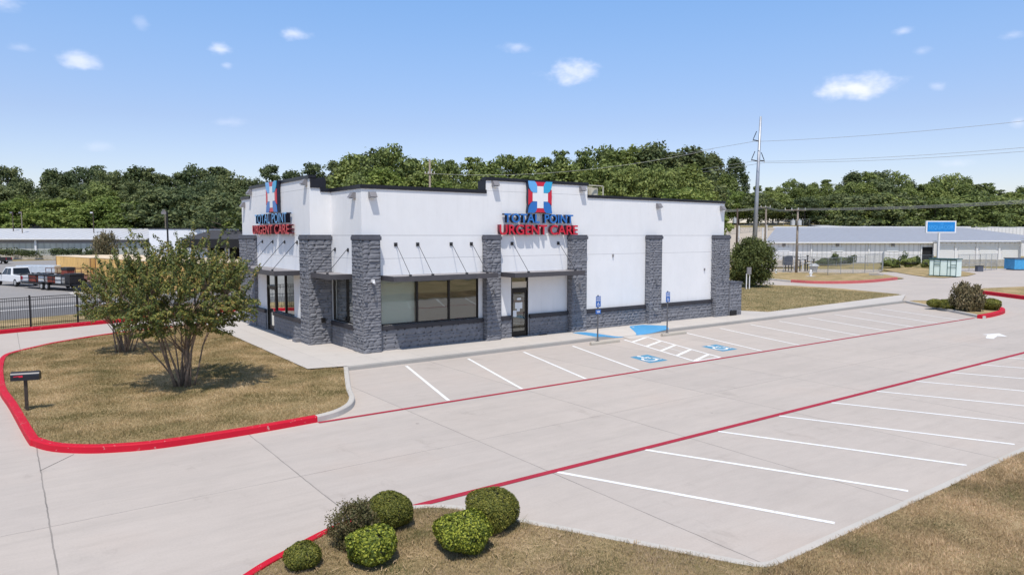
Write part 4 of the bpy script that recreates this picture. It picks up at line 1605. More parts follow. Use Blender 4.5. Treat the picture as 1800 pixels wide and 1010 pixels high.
# ------------------------------------------------------------------ parking signs, wheel stops, mailbox
def parking_sign(base, ztop, label, hp, plate2):
    x, y, z0 = base
    t = thing('parking_sign', base, label, 'sign', 'accessible parking signs')
    MB().box(x - 0.03, x + 0.03, y - 0.02, y + 0.02, z0, ztop + 0.05).build('post', M['post'], t, True)
    MB().box(x - 0.06, x + 0.06, y - 0.06, y + 0.06, z0 - 0.005, z0 + 0.015).build('base_plate', M['post'], t, True)
    fr = NF(y - 0.022)
    p = MB().obox(fr, x - 0.15, x + 0.15, ztop - hp, ztop, 0, 0.006).build('sign_panel', M['sign_blue'], t, True)
    lettering('lettering', 'RESERVED', fr, x - 0.13, x + 0.13, ztop - hp * 0.22, ztop - 0.04, 0.007, 0.009, M['white_acrylic'], M['white_acrylic'], p, 0.0)
    lettering('lettering', 'PARKING', fr, x - 0.12, x + 0.12, ztop - hp * 0.45, ztop - hp * 0.28, 0.007, 0.009, M['white_acrylic'], M['white_acrylic'], p, 0.0)
    m = MB()
    zc = ztop - hp * 0.72
    m.tube(fr(x - 0.01, zc + 0.07, 0.006), fr(x - 0.01, zc + 0.07, 0.010), 0.018, n=8)
    m.obox(fr, x - 0.02, x, zc, zc + 0.05, 0.006, 0.010)
    m.obox(fr, x - 0.02, x + 0.05, zc - 0.012, zc + 0.006, 0.0062, 0.0102)
    m.obox(fr, x + 0.035, x + 0.055, zc - 0.07, zc, 0.0064, 0.0104)
    n = 12
    vs = []
    for i in range(n + 1):
        a = math.radians(110 + 220 * i / n)
        for r in (0.065, 0.048):
            vs.append(fr(x - 0.012 + r * math.cos(a), zc - 0.03 + r * math.sin(a), 0.0105))
    m.add(vs, [(2 * i, 2 * i + 1, 2 * i + 3, 2 * i + 2) for i in range(n)])
    m.build('wheelchair_symbol', M['white_acrylic'], p, True)
    if plate2:
        q = MB().obox(fr, x - 0.16, x + 0.16, ztop - hp - 0.32, ztop - hp - 0.12, 0, 0.006).build('sign_plate', M['sign_blue'], t, True)
        lettering('lettering', 'VAN', fr, x - 0.10, x + 0.10, ztop - hp - 0.27, ztop - hp - 0.17, 0.007, 0.009, M['white_acrylic'], M['white_acrylic'], q, 0.02)


b1 = G(1050.5, 599, WH)
parking_sign((b1[0], b1[1], WH), 2.25, 'blue reserved parking sign with a second small plate, nearer post', 0.5, True)
b2 = G(1172.5, 584.5, WH)
parking_sign((b2[0], b2[1], WH), 2.22, 'blue reserved parking sign with a single panel, farther post', 0.5, False)


def wheel_stop(x0, x1, y0, y1, label):
    a, b = Vector((x0, y0, 0)), Vector((x1, y1, 0))
    d = (b - a).normalized()
    n = Vector((-d.y, d.x, 0))
    prof = [(-0.09, 0.0), (-0.085, 0.11), (-0.05, 0.15), (0.05, 0.15), (0.085, 0.11), (0.1, 0.0)]
    vs = [a + n * o + Vector((0, 0, z)) for o, z in prof] + [b + n * o + Vector((0, 0, z)) for o, z in prof]
    fs = [(i, i + 1, 7 + i, 6 + i) for i in range(5)] + [tuple(range(6)), tuple(range(6, 12))]
    o = MB().add(vs, fs).build('wheel_stop', M['wheel_stop'], bevel=0.012)
    tag(o, label, 'wheel stop', 'concrete wheel stops')


w0, w1 = G(1040, 607), G(1096, 602)
wheel_stop(w0[0], w1[0], 24.05, 24.05, 'concrete wheel stop below the nearer accessible parking sign')
w0, w1 = G(1163, 591), G(1212, 587)
wheel_stop(w0[0], w1[0], 24.1, 24.1, 'concrete wheel stop below the farther accessible parking sign')

mbx = thing('mailbox', (0.4, 24.4, 0.12), 'black post mailbox with a red flag on the dry lawn', 'mailbox')
px_, py_ = G(47.5, 721, 0.12)
mbx.location = (px_, py_, 0.12)
m = MB().box(px_ - 0.045, px_ + 0.045, py_ - 0.045, py_ + 0.045, 0.1, 1.0)
m.build('post', M['wood_dark'], mbx, True, bevel=0.008)
ax = Vector((RT[0], RT[1], 0)) * 0.93 + Vector((FW[0], FW[1], 0)) * 0.35
ax.normalize()
sd = Vector((-ax.y, ax.x, 0))
c_ = Vector((px_, py_, 1.0))
prof = [(-0.12, 0.0), (0.12, 0.0)] + [(0.12 * math.cos(a), 0.13 + 0.115 * math.sin(a)) for a in np.linspace(0, math.pi, 9)]
vs = [c_ + ax * s + sd * o + Vector((0, 0, z)) for s in (-0.33, 0.36) for o, z in prof]
n = len(prof)
m = MB().add(vs, [(i, (i + 1) % n, n + (i + 1) % n, n + i) for i in range(n)] + [tuple(range(n)), tuple(range(n, 2 * n))])
m.build('box', M['mailbox'], mbx, True)
fs_ = -1
fl = MB()
q = c_ + sd * (-0.127) + ax * (-0.25) + Vector((0, 0, 0.13))
fl.add([q + ax * a + Vector((0, 0, z)) + sd * o for o in (0, -0.006) for a, z in ((0, 0.0), (0.22, 0.02), (0.22, -0.035), (0.13, -0.035), (0.12, -0.01), (0, -0.02))],
       [(0, 1, 2, 3, 4, 5), (6, 7, 8, 9, 10, 11), (0, 1, 7, 6), (5, 0, 6, 11), (1, 2, 8, 7), (2, 3, 9, 8), (3, 4, 10, 9), (4, 5, 11, 10)])
fl.build('flag', M['red_letter'], mbx, True)


# ------------------------------------------------------------------ foliage builders
def quads(P, N, L, W, rg, droop=0.0, tri=False):
    """one leaf quad at each P, lying roughly across N"""
    n = len(P)
    r = rg.normal(size=(n, 3))
    t = r - N * np.sum(r * N, axis=1, keepdims=True)
    t /= np.linalg.norm(t, axis=1, keepdims=True) + 1e-9
    t[:, 2] -= droop
    b = np.cross(N, t)
    b /= np.linalg.norm(b, axis=1, keepdims=True) + 1e-9
    L = np.asarray(L).reshape(-1, 1) * np.ones((n, 1))
    W = np.asarray(W).reshape(-1, 1) * np.ones((n, 1))
    V = np.empty((n, 4, 3))
    V[:, 0] = P - t * L * 0.5
    V[:, 1] = P + b * W * 0.5 + N * L * 0.06
    V[:, 2] = P + t * L * 0.5
    V[:, 3] = P - b * W * 0.5 + N * L * 0.06
    return V.reshape(-1, 3), np.arange(4 * n).reshape(-1, 4)


def crown_mesh(seed, kind, R, Hc, z0):
    rg = np.random.default_rng(seed)
    Ps, Ns = [], []
    if kind == 'broad':
        npf, per = 90, 82
        for i in range(npf):
            u = rg.normal(size=3)
            u /= np.linalg.norm(u)
            rr = rg.uniform(0.5, 1.0) ** 0.6
            c = np.array([u[0] * R * rr, u[1] * R * rr, z0 + Hc * 0.5 + u[2] * Hc * 0.5 * rr])
            k = 1 - 0.35 * max(0, u[2])
            c[:2] *= k
            pr = rg.uniform(0.12, 0.26) * R * 1.05
            d = rg.normal(size=(per, 3))
            d /= np.linalg.norm(d, axis=1, keepdims=True)
            d[:, 2] = np.abs(d[:, 2]) * rg.choice([1, 1, 1, -1], per)
            s = rg.uniform(0.65, 1.12, (per, 1))
            Ps.append(c + d * s * np.array([pr, pr, pr * 0.75]))
            Ns.append(d * 0.8 + rg.normal(size=(per, 3)) * 0.45)
    elif kind == 'oval':      # tall soft crown with a fine surface
        npf, per = 135, 58
        for i in range(npf):
            f = rg.uniform(0, 1) ** 0.85
            rad = R * (0.35 + 0.65 * math.sin(math.pi * min(1, 0.18 + f * 0.72))) * (1 - 0.55 * max(0, f - 0.6) / 0.4) * rg.uniform(0.55, 1.0)
            a = rg.uniform(0, 6.283)
            c = np.array([math.cos(a) * rad, math.sin(a) * rad, z0 + Hc * f])
            pr = rg.uniform(0.16, 0.30) * R
            d = rg.normal(size=(per, 3))
            d /= np.linalg.norm(d, axis=1, keepdims=True)
            Ps.append(c + d * rg.uniform(0.4, 1.15, (per, 1)) * np.array([pr, pr, pr * 1.25]))
            Ns.append(d * 0.5 + rg.normal(size=(per, 3)) * 0.5 + np.array([0, 0, 0.25]))
    else:      # pine: layered pads on a high crown
        npf, per = 60, 95
        for i in range(npf):
            f = rg.uniform(0, 1)
            zz = z0 + Hc * f
            rad = R * (1.05 - 0.75 * f ** 1.6) * rg.uniform(0.25, 1.0)
            a = rg.uniform(0, 6.283)
            c = np.array([math.cos(a) * rad, math.sin(a) * rad, zz])
            pr = rg.uniform(0.2, 0.36) * R
            d = rg.normal(size=(per, 3))
            d /= np.linalg.norm(d, axis=1, keepdims=True)
            s = rg.uniform(0.3, 1.1, (per, 1))
            Ps.append(c + d * s * np.array([pr, pr, pr * 0.42]))
            Ns.append(d * 0.5 + np.array([0, 0, 0.5]) + rg.normal(size=(per, 3)) * 0.4)
    P = np.concatenate(Ps)
    N = np.concatenate(Ns)
    N /= np.linalg.norm(N, axis=1, keepdims=True)
    L = rg.uniform(0.24, 0.55, len(P))
    V, Fq = quads(P, N, L, L * rg.uniform(0.5, 0.9, len(P)), rg)
    return np_mesh('crown', V, Fq)


def trunk_mesh(seed, z0, Hc, R):
    r = random.Random(seed)
    m = MB()
    top = z0 + Hc * 0.8
    pts = [(0, 0, -0.6), (r.uniform(-.15, .15), r.uniform(-.15, .15), z0 * 0.5), (r.uniform(-.3, .3), r.uniform(-.3, .3), z0), (r.uniform(-.4, .4), r.uniform(-.4, .4), top)]
    m.path(pts, [0.34, 0.27, 0.22, 0.06], 7)
    for k in range(7):
        f = r.uniform(0, 0.75)
        z = z0 + (top - z0) * f
        a = r.uniform(0, 6.28)
        l = R * r.uniform(0.5, 0.85) * (1 - f * 0.4)
        m.path([(pts[2][0], pts[2][1], z), (math.cos(a) * l * 0.5, math.sin(a) * l * 0.5, z + 0.6), (math.cos(a) * l, math.sin(a) * l, z + 1.5)], [0.12, 0.08, 0.03], 5)
    me = bpy.data.meshes.new('trunk')
    me.from_pydata(m.v, [], m.f)
    me.materials.append(M['trunk'])
    return me


VAR = []
for i in range(5):
    R, Hc, z0 = (4.6, 10.5, 3.2) if i % 2 else (5.4, 9.8, 3.6)
    VAR.append(('broad', crown_mesh(100 + i, 'broad', R, Hc, z0), trunk_mesh(i, z0, Hc, R), z0 + Hc))
for i in range(3):
    R, Hc, z0 = 3.9, 8.0, 6.5
    VAR.append(('pine', crown_mesh(200 + i, 'pine', R, Hc, z0), trunk_mesh(20 + i, z0, Hc, R), z0 + Hc + 0.4))
for i in range(3):
    R, Hc, z0 = 3.4, 11.5, 2.8
    VAR.append(('oval', crown_mesh(300 + i, 'oval', R, Hc, z0), trunk_mesh(40 + i, z0, Hc, R), z0 + Hc + 0.6))
LEAFV = {}
for i, (k, c, t, h) in enumerate(VAR):
    for mname in ('leaf_dark', 'leaf_mid', 'leaf_bright'):
        c2 = c.copy()
        c2.materials.append(M[mname])
        LEAFV[i, mname] = c2
TREES = 0


def place_tree(px, d, topy, vi, mname, label, cat='tree', wide=1.0, rg=random.Random(5), name=None, sink=0.0):
    global TREES
    p = PD(px, d)
    z = terrain(p.x, p.y) - 0.1 - sink
    top = ZY(topy, d)
    H = max(2.5, top - z)
    kind, c, t, h = VAR[vi]
    s = H / h
    sx = s * wide
    o = bpy.data.objects.new(name or ('pine_tree' if kind == 'pine' else 'broadleaf_tree'), None)
    COL.objects.link(o)
    o.location = (p.x, p.y, z)
    o.rotation_euler = (0, 0, rg.uniform(0, 6.28))
    o.scale = (sx, sx, s)
    tag(o, label, cat, 'trees of the wood behind the buildings')
    a = bpy.data.objects.new('crown', LEAFV[vi, mname])
    b = bpy.data.objects.new('trunk', t)
    for q in (a, b):
        COL.objects.link(q)
        q.parent = o
    TREES += 1
    return o


PROFILE = [(-200, 300), (0, 300), (20, 300), (45, 310), (78, 330), (100, 303), (135, 305), (165, 300), (200, 300), (230, 297), (280, 300), (310, 292), (330, 300), (350, 297), (385, 285), (410, 291), (425, 308), (450, 306), (480, 296), (500, 291), (530, 293), (560, 293), (578, 302), (590, 290), (620, 280), (660, 266), (690, 262), (705, 278), (730, 285), (755, 277), (790, 284), (840, 279), (880, 276), (940, 270), (985, 262), (1010, 265), (1050, 270), (1085, 252), (1100, 252), (1130, 258), (1160, 257), (1190, 266), (1230, 268), (1270, 272), (1290, 280), (1308, 292), (1322, 318), (1360, 328), (1400, 316), (1450, 312), (1475, 318), (1510, 303), (1545, 298), (1560, 310), (1600, 318), (1640, 313), (1700, 312), (1730, 325), (1800, 326), (2000, 320)]


def prof(px):
    xs_ = [p[0] for p in PROFILE]
    return float(np.interp(px, xs_, [p[1] for p in PROFILE]))


R5 = random.Random(11)
LBL = {
    ('broad', 'b', 'L'): 'tall dark rounded tree in the skyline row of the wood at left',
    ('broad', 'b', 'C'): 'tall green rounded tree in the skyline row of the wood behind the clinic',
    ('broad', 'b', 'R'): 'tall rounded tree in the skyline row of the wood at right',
    ('pine', 'b', 'L'): 'pine with open crown in the skyline row of the wood at left',
    ('pine', 'b', 'C'): 'pine with open crown rising from the skyline behind the clinic',
    ('pine', 'b', 'R'): 'pine with open crown in the skyline row of the wood at right',
    ('broad', 'm', 'L'): 'dark tree in the middle row of the wood at left',
    ('broad', 'm', 'C'): 'green tree in the middle row of the wood behind the clinic roof',
    ('broad', 'm', 'R'): 'green tree in the middle row of the wood at right',
    ('broad', 'f', 'L'): 'low bright green tree at the front edge of the wood at left',
    ('broad', 'f', 'C'): 'bright green tree at the front edge of the wood beside the steel pole',
    ('broad', 'f', 'R'): 'low dark green tree behind the long storage roof at right'}


def side(px):
    return 'L' if px < 440 else ('C' if px < 1325 else 'R')


px = -120
while px < 1960:
    s_ = side(px)
    d = {'L': 198, 'C': 128, 'R': 215}[s_] + R5.uniform(-6, 6)
    if 410 < px < 600:
        d = 165
    if 1240 < px < 1480:
        d = 232
    pine = R5.random() < 0.28
    vi = R5.choice((5, 6, 7)) if pine else R5.choice((0, 2, 4, 8, 9, 10, 8, 9, 10))
    ty = prof(px) + R5.uniform(-10, 12)
    if 62 < px < 92:
        px += 20
        continue
    mn = {'L': 'leaf_dark', 'C': 'leaf_mid', 'R': 'leaf_mid'}[s_]
    if R5.random() < 0.3 or px < 600:
        mn = 'leaf_dark'
    place_tree(px, d, ty, vi, mn, LBL['pine' if pine else 'broad', 'b', s_], wide=R5.uniform(0.85, 1.15) * ((0.72 if s_ == 'C' and px < 1240 else 0.85) if vi < 8 else 1.15), rg=R5)
    px += {'L': 24, 'C': 33, 'R': 22}[s_] * R5.uniform(0.8, 1.25)
px = -120
while px < 1960:
    s_ = side(px)
    d = {'L': 184, 'C': 113, 'R': 203}[s_] + R5.uniform(-4, 4)
    if 410 < px < 600:
        d = 150
    if 1240 < px < 1480:
        d = 220
    vi = R5.choice((0, 1, 3, 8, 9, 10, 8, 9, 10))
    ty = prof(px) + {'L': 26, 'C': 30, 'R': 18}[s_] + R5.uniform(-8, 12)
    mn = {'L': 'leaf_dark', 'C': 'leaf_mid', 'R': 'leaf_mid'}[s_]
    if R5.random() < 0.25:
        mn = 'leaf_mid' if mn == 'leaf_dark' else 'leaf_bright'
    if px < 600 or px > 1500 and R5.random() < 0.4:
        mn = 'leaf_dark' if R5.random() < 0.8 else 'leaf_mid'
    place_tree(px, d, ty, vi, mn, LBL['broad', 'm', s_], wide=R5.uniform(0.9, 1.2) * ((0.85 if s_ == 'C' else 1.0) if vi < 8 else 1.35), rg=R5)
    px += {'L': 27, 'C': 36, 'R': 25}[s_] * R5.uniform(0.85, 1.2)
px = -120
while px < 1960:
    s_ = side(px)
    if 460 < px < 1190:
        px = 1190
        continue
    d = {'L': 174, 'C': 104, 'R': 190}[s_] + R5.uniform(-3, 3)
    if 1240 <= px < 1480:
        d = 200 + R5.uniform(-3, 3)
    if 400 < px < 470:
        d = 132
    ty = {'L': 362, 'C': 338, 'R': 352}[s_] + R5.uniform(-14, 12)
    if 170 < px < 245:
        ty = 350 + R5.uniform(-6, 6)
    if 250 < px < 440:
        ty = 338 + R5.uniform(-10, 14)
    vi = R5.choice((0, 1, 2, 3, 4))
    mn = {'L': 'leaf_bright', 'C': 'leaf_bright', 'R': 'leaf_mid'}[s_]
    if s_ == 'L' and px > 250:
        mn = 'leaf_dark'
    if s_ == 'R' and R5.random() < 0.5:
        mn = 'leaf_dark'
    place_tree(px, d, ty, vi, mn, LBL['broad', 'f', s_], sink=2.6, wide=R5.uniform(1.3, 1.7) if s_ != 'C' else 1.1, rg=R5)
    px += {'L': 29, 'C': 27, 'R': 29}[s_] * R5.uniform(0.85, 1.2)
print('TREES', TREES)


# crape myrtles on the lawn
def crape(base, label, seed, H=4.9, R=2.55, nst=13, shoots=330, leaf=0.075, skirt=True):
    r = random.Random(seed)
    rg = np.random.default_rng(seed)
    t = thing('crape_myrtle', base, label, 'tree', 'crape myrtles on the lawn')
    st = MB()
    tips = []
    for k in range(nst):
        a = 2 * math.pi * k / nst + r.uniform(-.2, .2)
        b0 = Vector((math.cos(a) * r.uniform(.05, .33), math.sin(a) * r.uniform(.05, .33), -0.05))
        tilt = r.uniform(0.04, 0.34)
        p = b0.copy()
        dr = Vector((math.cos(a) * tilt, math.sin(a) * tilt, 1)).normalized()
        pts = [p.copy()]
        L = r.uniform(1.7, 2.4) * H / 4.9
        for q in range(5):
            dr = (dr + Vector((r.gauss(0, .06), r.gauss(0, .06), 0)) + Vector((math.cos(a), math.sin(a), 0)) * 0.03).normalized()
            p = p + dr * L / 5
            pts.append(p.copy())
        r0 = r.uniform(0.026, 0.042)
        st.path(pts, [r0 * (1.15 - 0.11 * i) for i in range(6)], 6)
        nb = 4
        for q in range(nb):
            i0 = r.choice((3, 4, 5, 5))
            s0 = pts[i0]
            aa = a + r.uniform(-1.3, 1.3)
            out = r.uniform(0.25, 1.0)
            d2 = Vector((math.cos(aa) * out, math.sin(aa) * out, 0.9)).normalized()
            e1 = s0 + d2 * r.uniform(0.5, 0.8)
            e2 = e1 + (d2 + Vector((math.cos(aa), math.sin(aa), -0.1)) * 0.3).normalized() * r.uniform(0.4, 0.7)
            st.path([s0, e1, e2], [0.02, 0.014, 0.008], 5)
            tips += [(e1, d2), (e2, d2)]
    LP, LN, LT = [], [], []
    cz = H * 0.60
    for k in range(shoots):
        # aim for a point in the crown volume, start from the nearest branch
        u = rg.normal(size=3)
        u /= np.linalg.norm(u)
        rr = rg.uniform(0.25, 1.0) ** 0.5
        if k % 9 == 0:
            rr *= 1.16
        c = Vector((u[0] * R * rr, u[1] * R * rr, cz + u[2] * H * 0.30 * rr + 0.10 * H * max(0, 1 - abs(u[0]) - abs(u[1]))))
        # lift of the outer branches, open underside
        if c.z < 1.6 and not (skirt and k % 37 == 0):
            c.z = 1.6 + abs(c.z - 1.6) * 0.5
        best = min(tips, key=lambda q: (q[0] - c).length)
        s0 = best[0]
        mid = (s0 + c) / 2 + Vector((0, 0, 0.12))
        od = Vector((c.x, c.y, 0))
        od = od.normalized() if od.length > 0.1 else Vector((1, 0, 0))
        tip = c + (od * 0.3 + Vector((r.gauss(0, .2), r.gauss(0, .2), 0.55 if c.z > cz else -0.05))).normalized() * r.uniform(0.3, 0.65 if c.z < cz else 1.0)
        st.path([s0, mid, c, tip], [0.008, 0.006, 0.004, 0.002], 4)
        seq = [mid, c, tip]
        tot = 0
        for A, B in zip(seq[:-1], seq[1:]):
            d_ = B - A
            n_ = max(2, int(d_.length / 0.022))
            dn = d_.normalized()
            for i in range(n_):
                q = A + d_ * (i / n_)
                if q.z < 1.0 and not skirt:
                    continue
                for sgn in (1, -1):
                    sdv = dn.cross(Vector((r.gauss(0, 1), r.gauss(0, 1), r.gauss(0, 1)))).normalized()
                    LP.append(tuple(q + sdv * 0.05 * r.uniform(0.4, 1.3)))
                    nn = (Vector((0, 0, 0.55)) + sdv * r.uniform(0.2, 0.9) + od * 0.25)
                    LN.append(tuple(nn.normalized()))
    P, N = np.array(LP), np.array(LN)
    Ls = rg.uniform(0.7, 1.25, len(P)) * leaf
    V, Fq = quads(P, N, Ls, Ls * 0.55, rg, droop=0.35)
    me = np_mesh('foliage', V, Fq)
    st.build('trunk', M['bark'], t, smooth=True)
    link_mesh('foliage', me, M['leaf_crape'], t)
    print('crape leaves', len(P))
    return t


b = G(324, 678, 0.12)
crape((b[0], b[1], 0.12), 'large crape myrtle with many bare stems casting shade on the dry lawn', 4, 4.85, 2.15, 15, 580, 0.088)
b = G(221, 619, 0.12)
crape((b[0], b[1], 0.12), 'smaller crape myrtle standing behind the larger one, near the driveway', 9, 3.7, 1.6, 13, 280, 0.09, False)


# clipped shrubs
def shrub(base, rx, ry, h, label, mat, n, leaf, seed, name='shrub', group='clipped shrubs in the bottom bed', rough=0.08, core=0.86):
    rg = np.random.default_rng(seed)
    t = thing(name, base, label, 'shrub', group)
    u = rg.normal(size=(n, 3))
    u /= np.linalg.norm(u, axis=1, keepdims=True)
    bmp = np.zeros(n)
    for k in range(26):
        w = rg.normal(size=3)
        w /= np.linalg.norm(w)
        bmp += rg.uniform(0.3, 1.0) * np.exp(-((1 - u @ w) / 0.05))
    bmp = bmp / (bmp.max() + 1e-6)
    s = (1 - rough) + rough * 1.8 * bmp - rg.uniform(0, 0.12, n)
    zc = h * 0.46
    e = np.sign(u) * np.abs(u) ** 0.82
    e /= (np.linalg.norm(e, axis=1, keepdims=True) ** 0.55)
    lump = 1 + 0.05 * np.sin(u[:, 0] * 5 + seed) * np.cos(u[:, 1] * 4 + seed * 2)
    P = np.column_stack([e[:, 0] * rx * s * lump, e[:, 1] * ry * s * lump, zc + e[:, 2] * h * 0.52 * s * lump])
    # a fuller, flat-footed shape
    low = P[:, 2] < zc
    P[low, 2] = zc - (zc - P[low, 2]) * 0.92
    P[:, 2] = np.maximum(P[:, 2], 0.02)
    N = u + rg.normal(size=(n, 3)) * 0.5
    N /= np.linalg.norm(N, axis=1, keepdims=True)
    Ls = leaf * rg.uniform(0.7, 1.3, n)
    V, Fq = quads(P, N, Ls, Ls * 0.62, rg)
    link_mesh('foliage', np_mesh('foliage', V, Fq), mat, t)
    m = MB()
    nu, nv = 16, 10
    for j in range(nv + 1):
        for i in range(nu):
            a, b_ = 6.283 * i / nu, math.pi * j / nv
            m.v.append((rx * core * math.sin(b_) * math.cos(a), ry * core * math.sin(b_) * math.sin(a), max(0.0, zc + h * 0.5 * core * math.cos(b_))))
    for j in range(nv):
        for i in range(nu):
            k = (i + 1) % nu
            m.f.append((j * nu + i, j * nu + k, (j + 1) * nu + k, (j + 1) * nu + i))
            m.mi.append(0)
    m.build('stems', M['box_core'], t, smooth=True, recalc=False)  # one closed dark core standing in for inner shade, no separate stems modelled
    return t


def loose_bush(base, R_, H_, label, mat, seed, lobes, per, leaf, name='bush', group=None, upright=0.0, flare=0.35):
    """irregular shrub: stems with leaf clumps of different sizes"""
    rg = np.random.default_rng(seed)
    t = thing(name, base, label, 'shrub', group)
    Ps, Ns = [], []
    st = MB()
    for i in range(lobes):
        a = rg.uniform(0, 6.283)
        f = rg.uniform(0.12, 1.0)
        prof_ = (1 - flare) + flare * math.sin(math.pi * min(1, f * 0.85 + 0.1)) if f < 0.75 else math.sqrt(max(0.02, 1 - ((f - 0.6) / 0.42) ** 2))
        rad = R_ * prof_ * rg.uniform(0.3, 0.92)
        c = np.array([math.cos(a) * rad, math.sin(a) * rad, H_ * f * rg.uniform(0.88, 1.0)])
        pr = R_ * rg.uniform(0.16, 0.34)
        d = rg.normal(size=(per, 3))
        d /= np.linalg.norm(d, axis=1, keepdims=True)
        P = c + d * rg.uniform(0.4, 1.15, (per, 1)) * np.array([pr, pr, pr * (0.85 + upright)])
        Ps.append(P)
        Ns.append(d * 0.6 + rg.normal(size=(per, 3)) * 0.5)
        if i % 2 == 0:
            st.path([(0, 0, -0.05), (c[0] * 0.35, c[1] * 0.35, c[2] * 0.5), tuple(c)], [0.03 * R_, 0.02 * R_, 0.008 * R_], 4)
    P = np.concatenate(Ps)
    P[:, 2] = np.abs(P[:, 2]) + 0.01
    N = np.concatenate(Ns)
    N /= np.linalg.norm(N, axis=1, keepdims=True)
    Ls = leaf * rg.uniform(0.6, 1.4, len(P))
    V, Fq = quads(P, N, Ls, Ls * 0.5, rg, droop=-upright)
    link_mesh('foliage', np_mesh('foliage', V, Fq), M[mat], t)
    st.build('stems', M['trunk'], t)
    return t


def at(px, py, z=0.03):
    x, y = G(px, py, z)
    return (x, y, z)


SHR = [(533, 1003, 0.29, 0.40, 'small low dark green shrub, leftmost in the bottom bed', 'leaf_box', 7000, 0.030, 0.10),
       (685, 932, 0.43, 0.64, 'smooth round olive-green shrub, left one of the two at the back', 'leaf_box', 17000, 0.028, 0.09),
       (654, 995, 0.43, 0.60, 'bright lime-green shrub with glossy leaves, front left in the bottom bed', 'leaf_lime', 7500, 0.050, 0.16),
       (866, 933, 0.50, 0.72, 'smooth round olive-green shrub, right one of the two at the back', 'leaf_box', 19000, 0.028, 0.09),
       (815, 974, 0.50, 0.66, 'yellow-green leafy shrub in front of the right round shrub', 'leaf_lime', 12500, 0.040, 0.16)]
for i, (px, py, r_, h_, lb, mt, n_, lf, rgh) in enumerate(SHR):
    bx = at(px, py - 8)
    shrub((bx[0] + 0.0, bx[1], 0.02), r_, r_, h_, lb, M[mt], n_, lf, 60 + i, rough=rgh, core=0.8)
bx = at(622, 956)
loose_bush((bx[0], bx[1], 0.02), 0.42, 0.66, 'loose bronze-green shrub behind the bright lime shrub', 'leaf_brown', 66, 110, 110, 0.036, 'shrub', 'clipped shrubs in the bottom bed', 0.2, 0.2)
gp = 'shrubs on the right island'
shrub(at(1643, 540, 0.13), 0.52, 0.5, 0.62, 'left round green shrub on the right island', M['leaf_box'], 2500, 0.10, 81, group=gp)
shrub(at(1667, 542.5, 0.13), 0.6, 0.58, 0.7, 'round green shrub left of the tall dry shrub on the right island', M['leaf_box'], 2500, 0.10, 82, group=gp)
shrub(at(1741, 544, 0.13), 0.72, 0.62, 0.8, 'round green shrub right of the tall dry shrub on the right island', M['leaf_box'], 2800, 0.10, 83, group=gp)
loose_bush(at(1700, 546, 0.13), 1.0, 1.6, 'tall dry feathery shrub in the middle of the right island', 'leaf_dry', 84, 70, 110, 0.13, 'shrub', gp, 0.9)
loose_bush(at(1318, 504, 0.06), 2.3, 4.6, 'large round green bush behind the right end of the clinic', 'leaf_bush', 85, 150, 150, 0.20, 'bush', 'bushes round the lots', 0.15, 0.3)

# hedge of weeds along the storage yard
for (px, py, w, h, lb) in ((1565, 470, 3.0, 1.5, 'weedy green clump beside the chain-link fence'), (1600, 470, 2.8, 1.7, 'weedy green clump left of the mint kiosk'), (1635, 471, 2.4, 1.5, 'weedy green clump behind the mint kiosk'),
                           (1450, 466, 2.6, 1.3, 'green weeds inside the fenced yard, left clump'), (1478, 466, 2.6, 1.4, 'green weeds inside the fenced yard, right clump')):
    shrub(at(px, py, 0.0), w, 1.2, h, lb, M['leaf_mid'], 2600, 0.22, int(px), name='bush', group='weeds by the storage yard', rough=0.35, core=0.7)
for (px, top, lb) in ((1466, 443, 'dark vine-covered bush left of the post in the fenced yard'), (1497, 446, 'dark vine-covered bush at the middle of the yard fence'), (1588, 444, 'tall thin weed above the hedge'), (1612, 448, 'thin vine on the post beside the dark doorway')):
    d = 112
    z = ZY(top, d)
    p = PD(px, d)
    shrub((p.x, p.y, max(0, z - 1.7)), 1.0, 0.6, 1.8, lb, M['leaf_dark'], 900, 0.2, int(px), name='bush', group='weeds by the storage yard', rough=0.5, core=0.3)


# ------------------------------------------------------------------ poles and wires
def wires(name, pts, sag, r, label, mat='wire', seg=14):
    m = MB()
    P = []
    for A, B in zip(pts[:-1], pts[1:]):
        A, B = Vector(A), Vector(B)
        for k in range(seg):
            f = k / seg
            q = A.lerp(B, f)
            q.z -= sag * 4 * f * (1 - f)
            P.append(q)
    P.append(Vector(pts[-1]))
    m.path(P, [r] * len(P), 4)
    return tag(m.build(name, M[mat]), label, 'cable', 'overhead cables')


def P3(px, py, d):
    p = PD(px, d)
    return Vector((p.x, p.y, ZY(py, d)))


dS = 112
bz = PD(1324, dS)
tp = P3(1330.5, 205, dS)
sp = thing('steel_pole', (bz.x, bz.y, terrain(bz.x, bz.y)), 'very tall tapering grey steel transmission pole with braced arms', 'utility pole')
m = MB().path([(bz.x, bz.y, terrain(bz.x, bz.y) - 0.3), tuple((bz + tp) / 2 + Vector((0, 0, 0))), tuple(tp)], [0.44, 0.30, 0.16], 12)
m.build('shaft', M['pole_steel'], sp, True, smooth=True)
for (x0, y0, x1, y1) in ((1318, 246, 1328, 248), (1316, 281, 1327, 283), (1339, 283, 1330, 282)):
    m = MB().tube(P3(x0, y0, dS), P3(x1, y1, dS), 0.09)
    up = -1 if x0 < 1330 else 1
    m.tube(P3(x0 + 0.6 * -up, y0 - 1.5, dS), P3(x0 - 6.0 * up, y0 - 15, dS), 0.06)
    m.build('arm', M['dark_steel'], sp, True)
    MB().tube(P3(x0, y0 + 0.5, dS), P3(x0, y0 + 3, dS), 0.05).build('insulator', M['insul'], sp, True)
wires('overhead_wire', [P3(900, 305, 160), P3(1318, 249, dS), P3(1990, 188, 80)], 0.6, 0.03, 'top transmission wire crossing the sky from the steel pole')
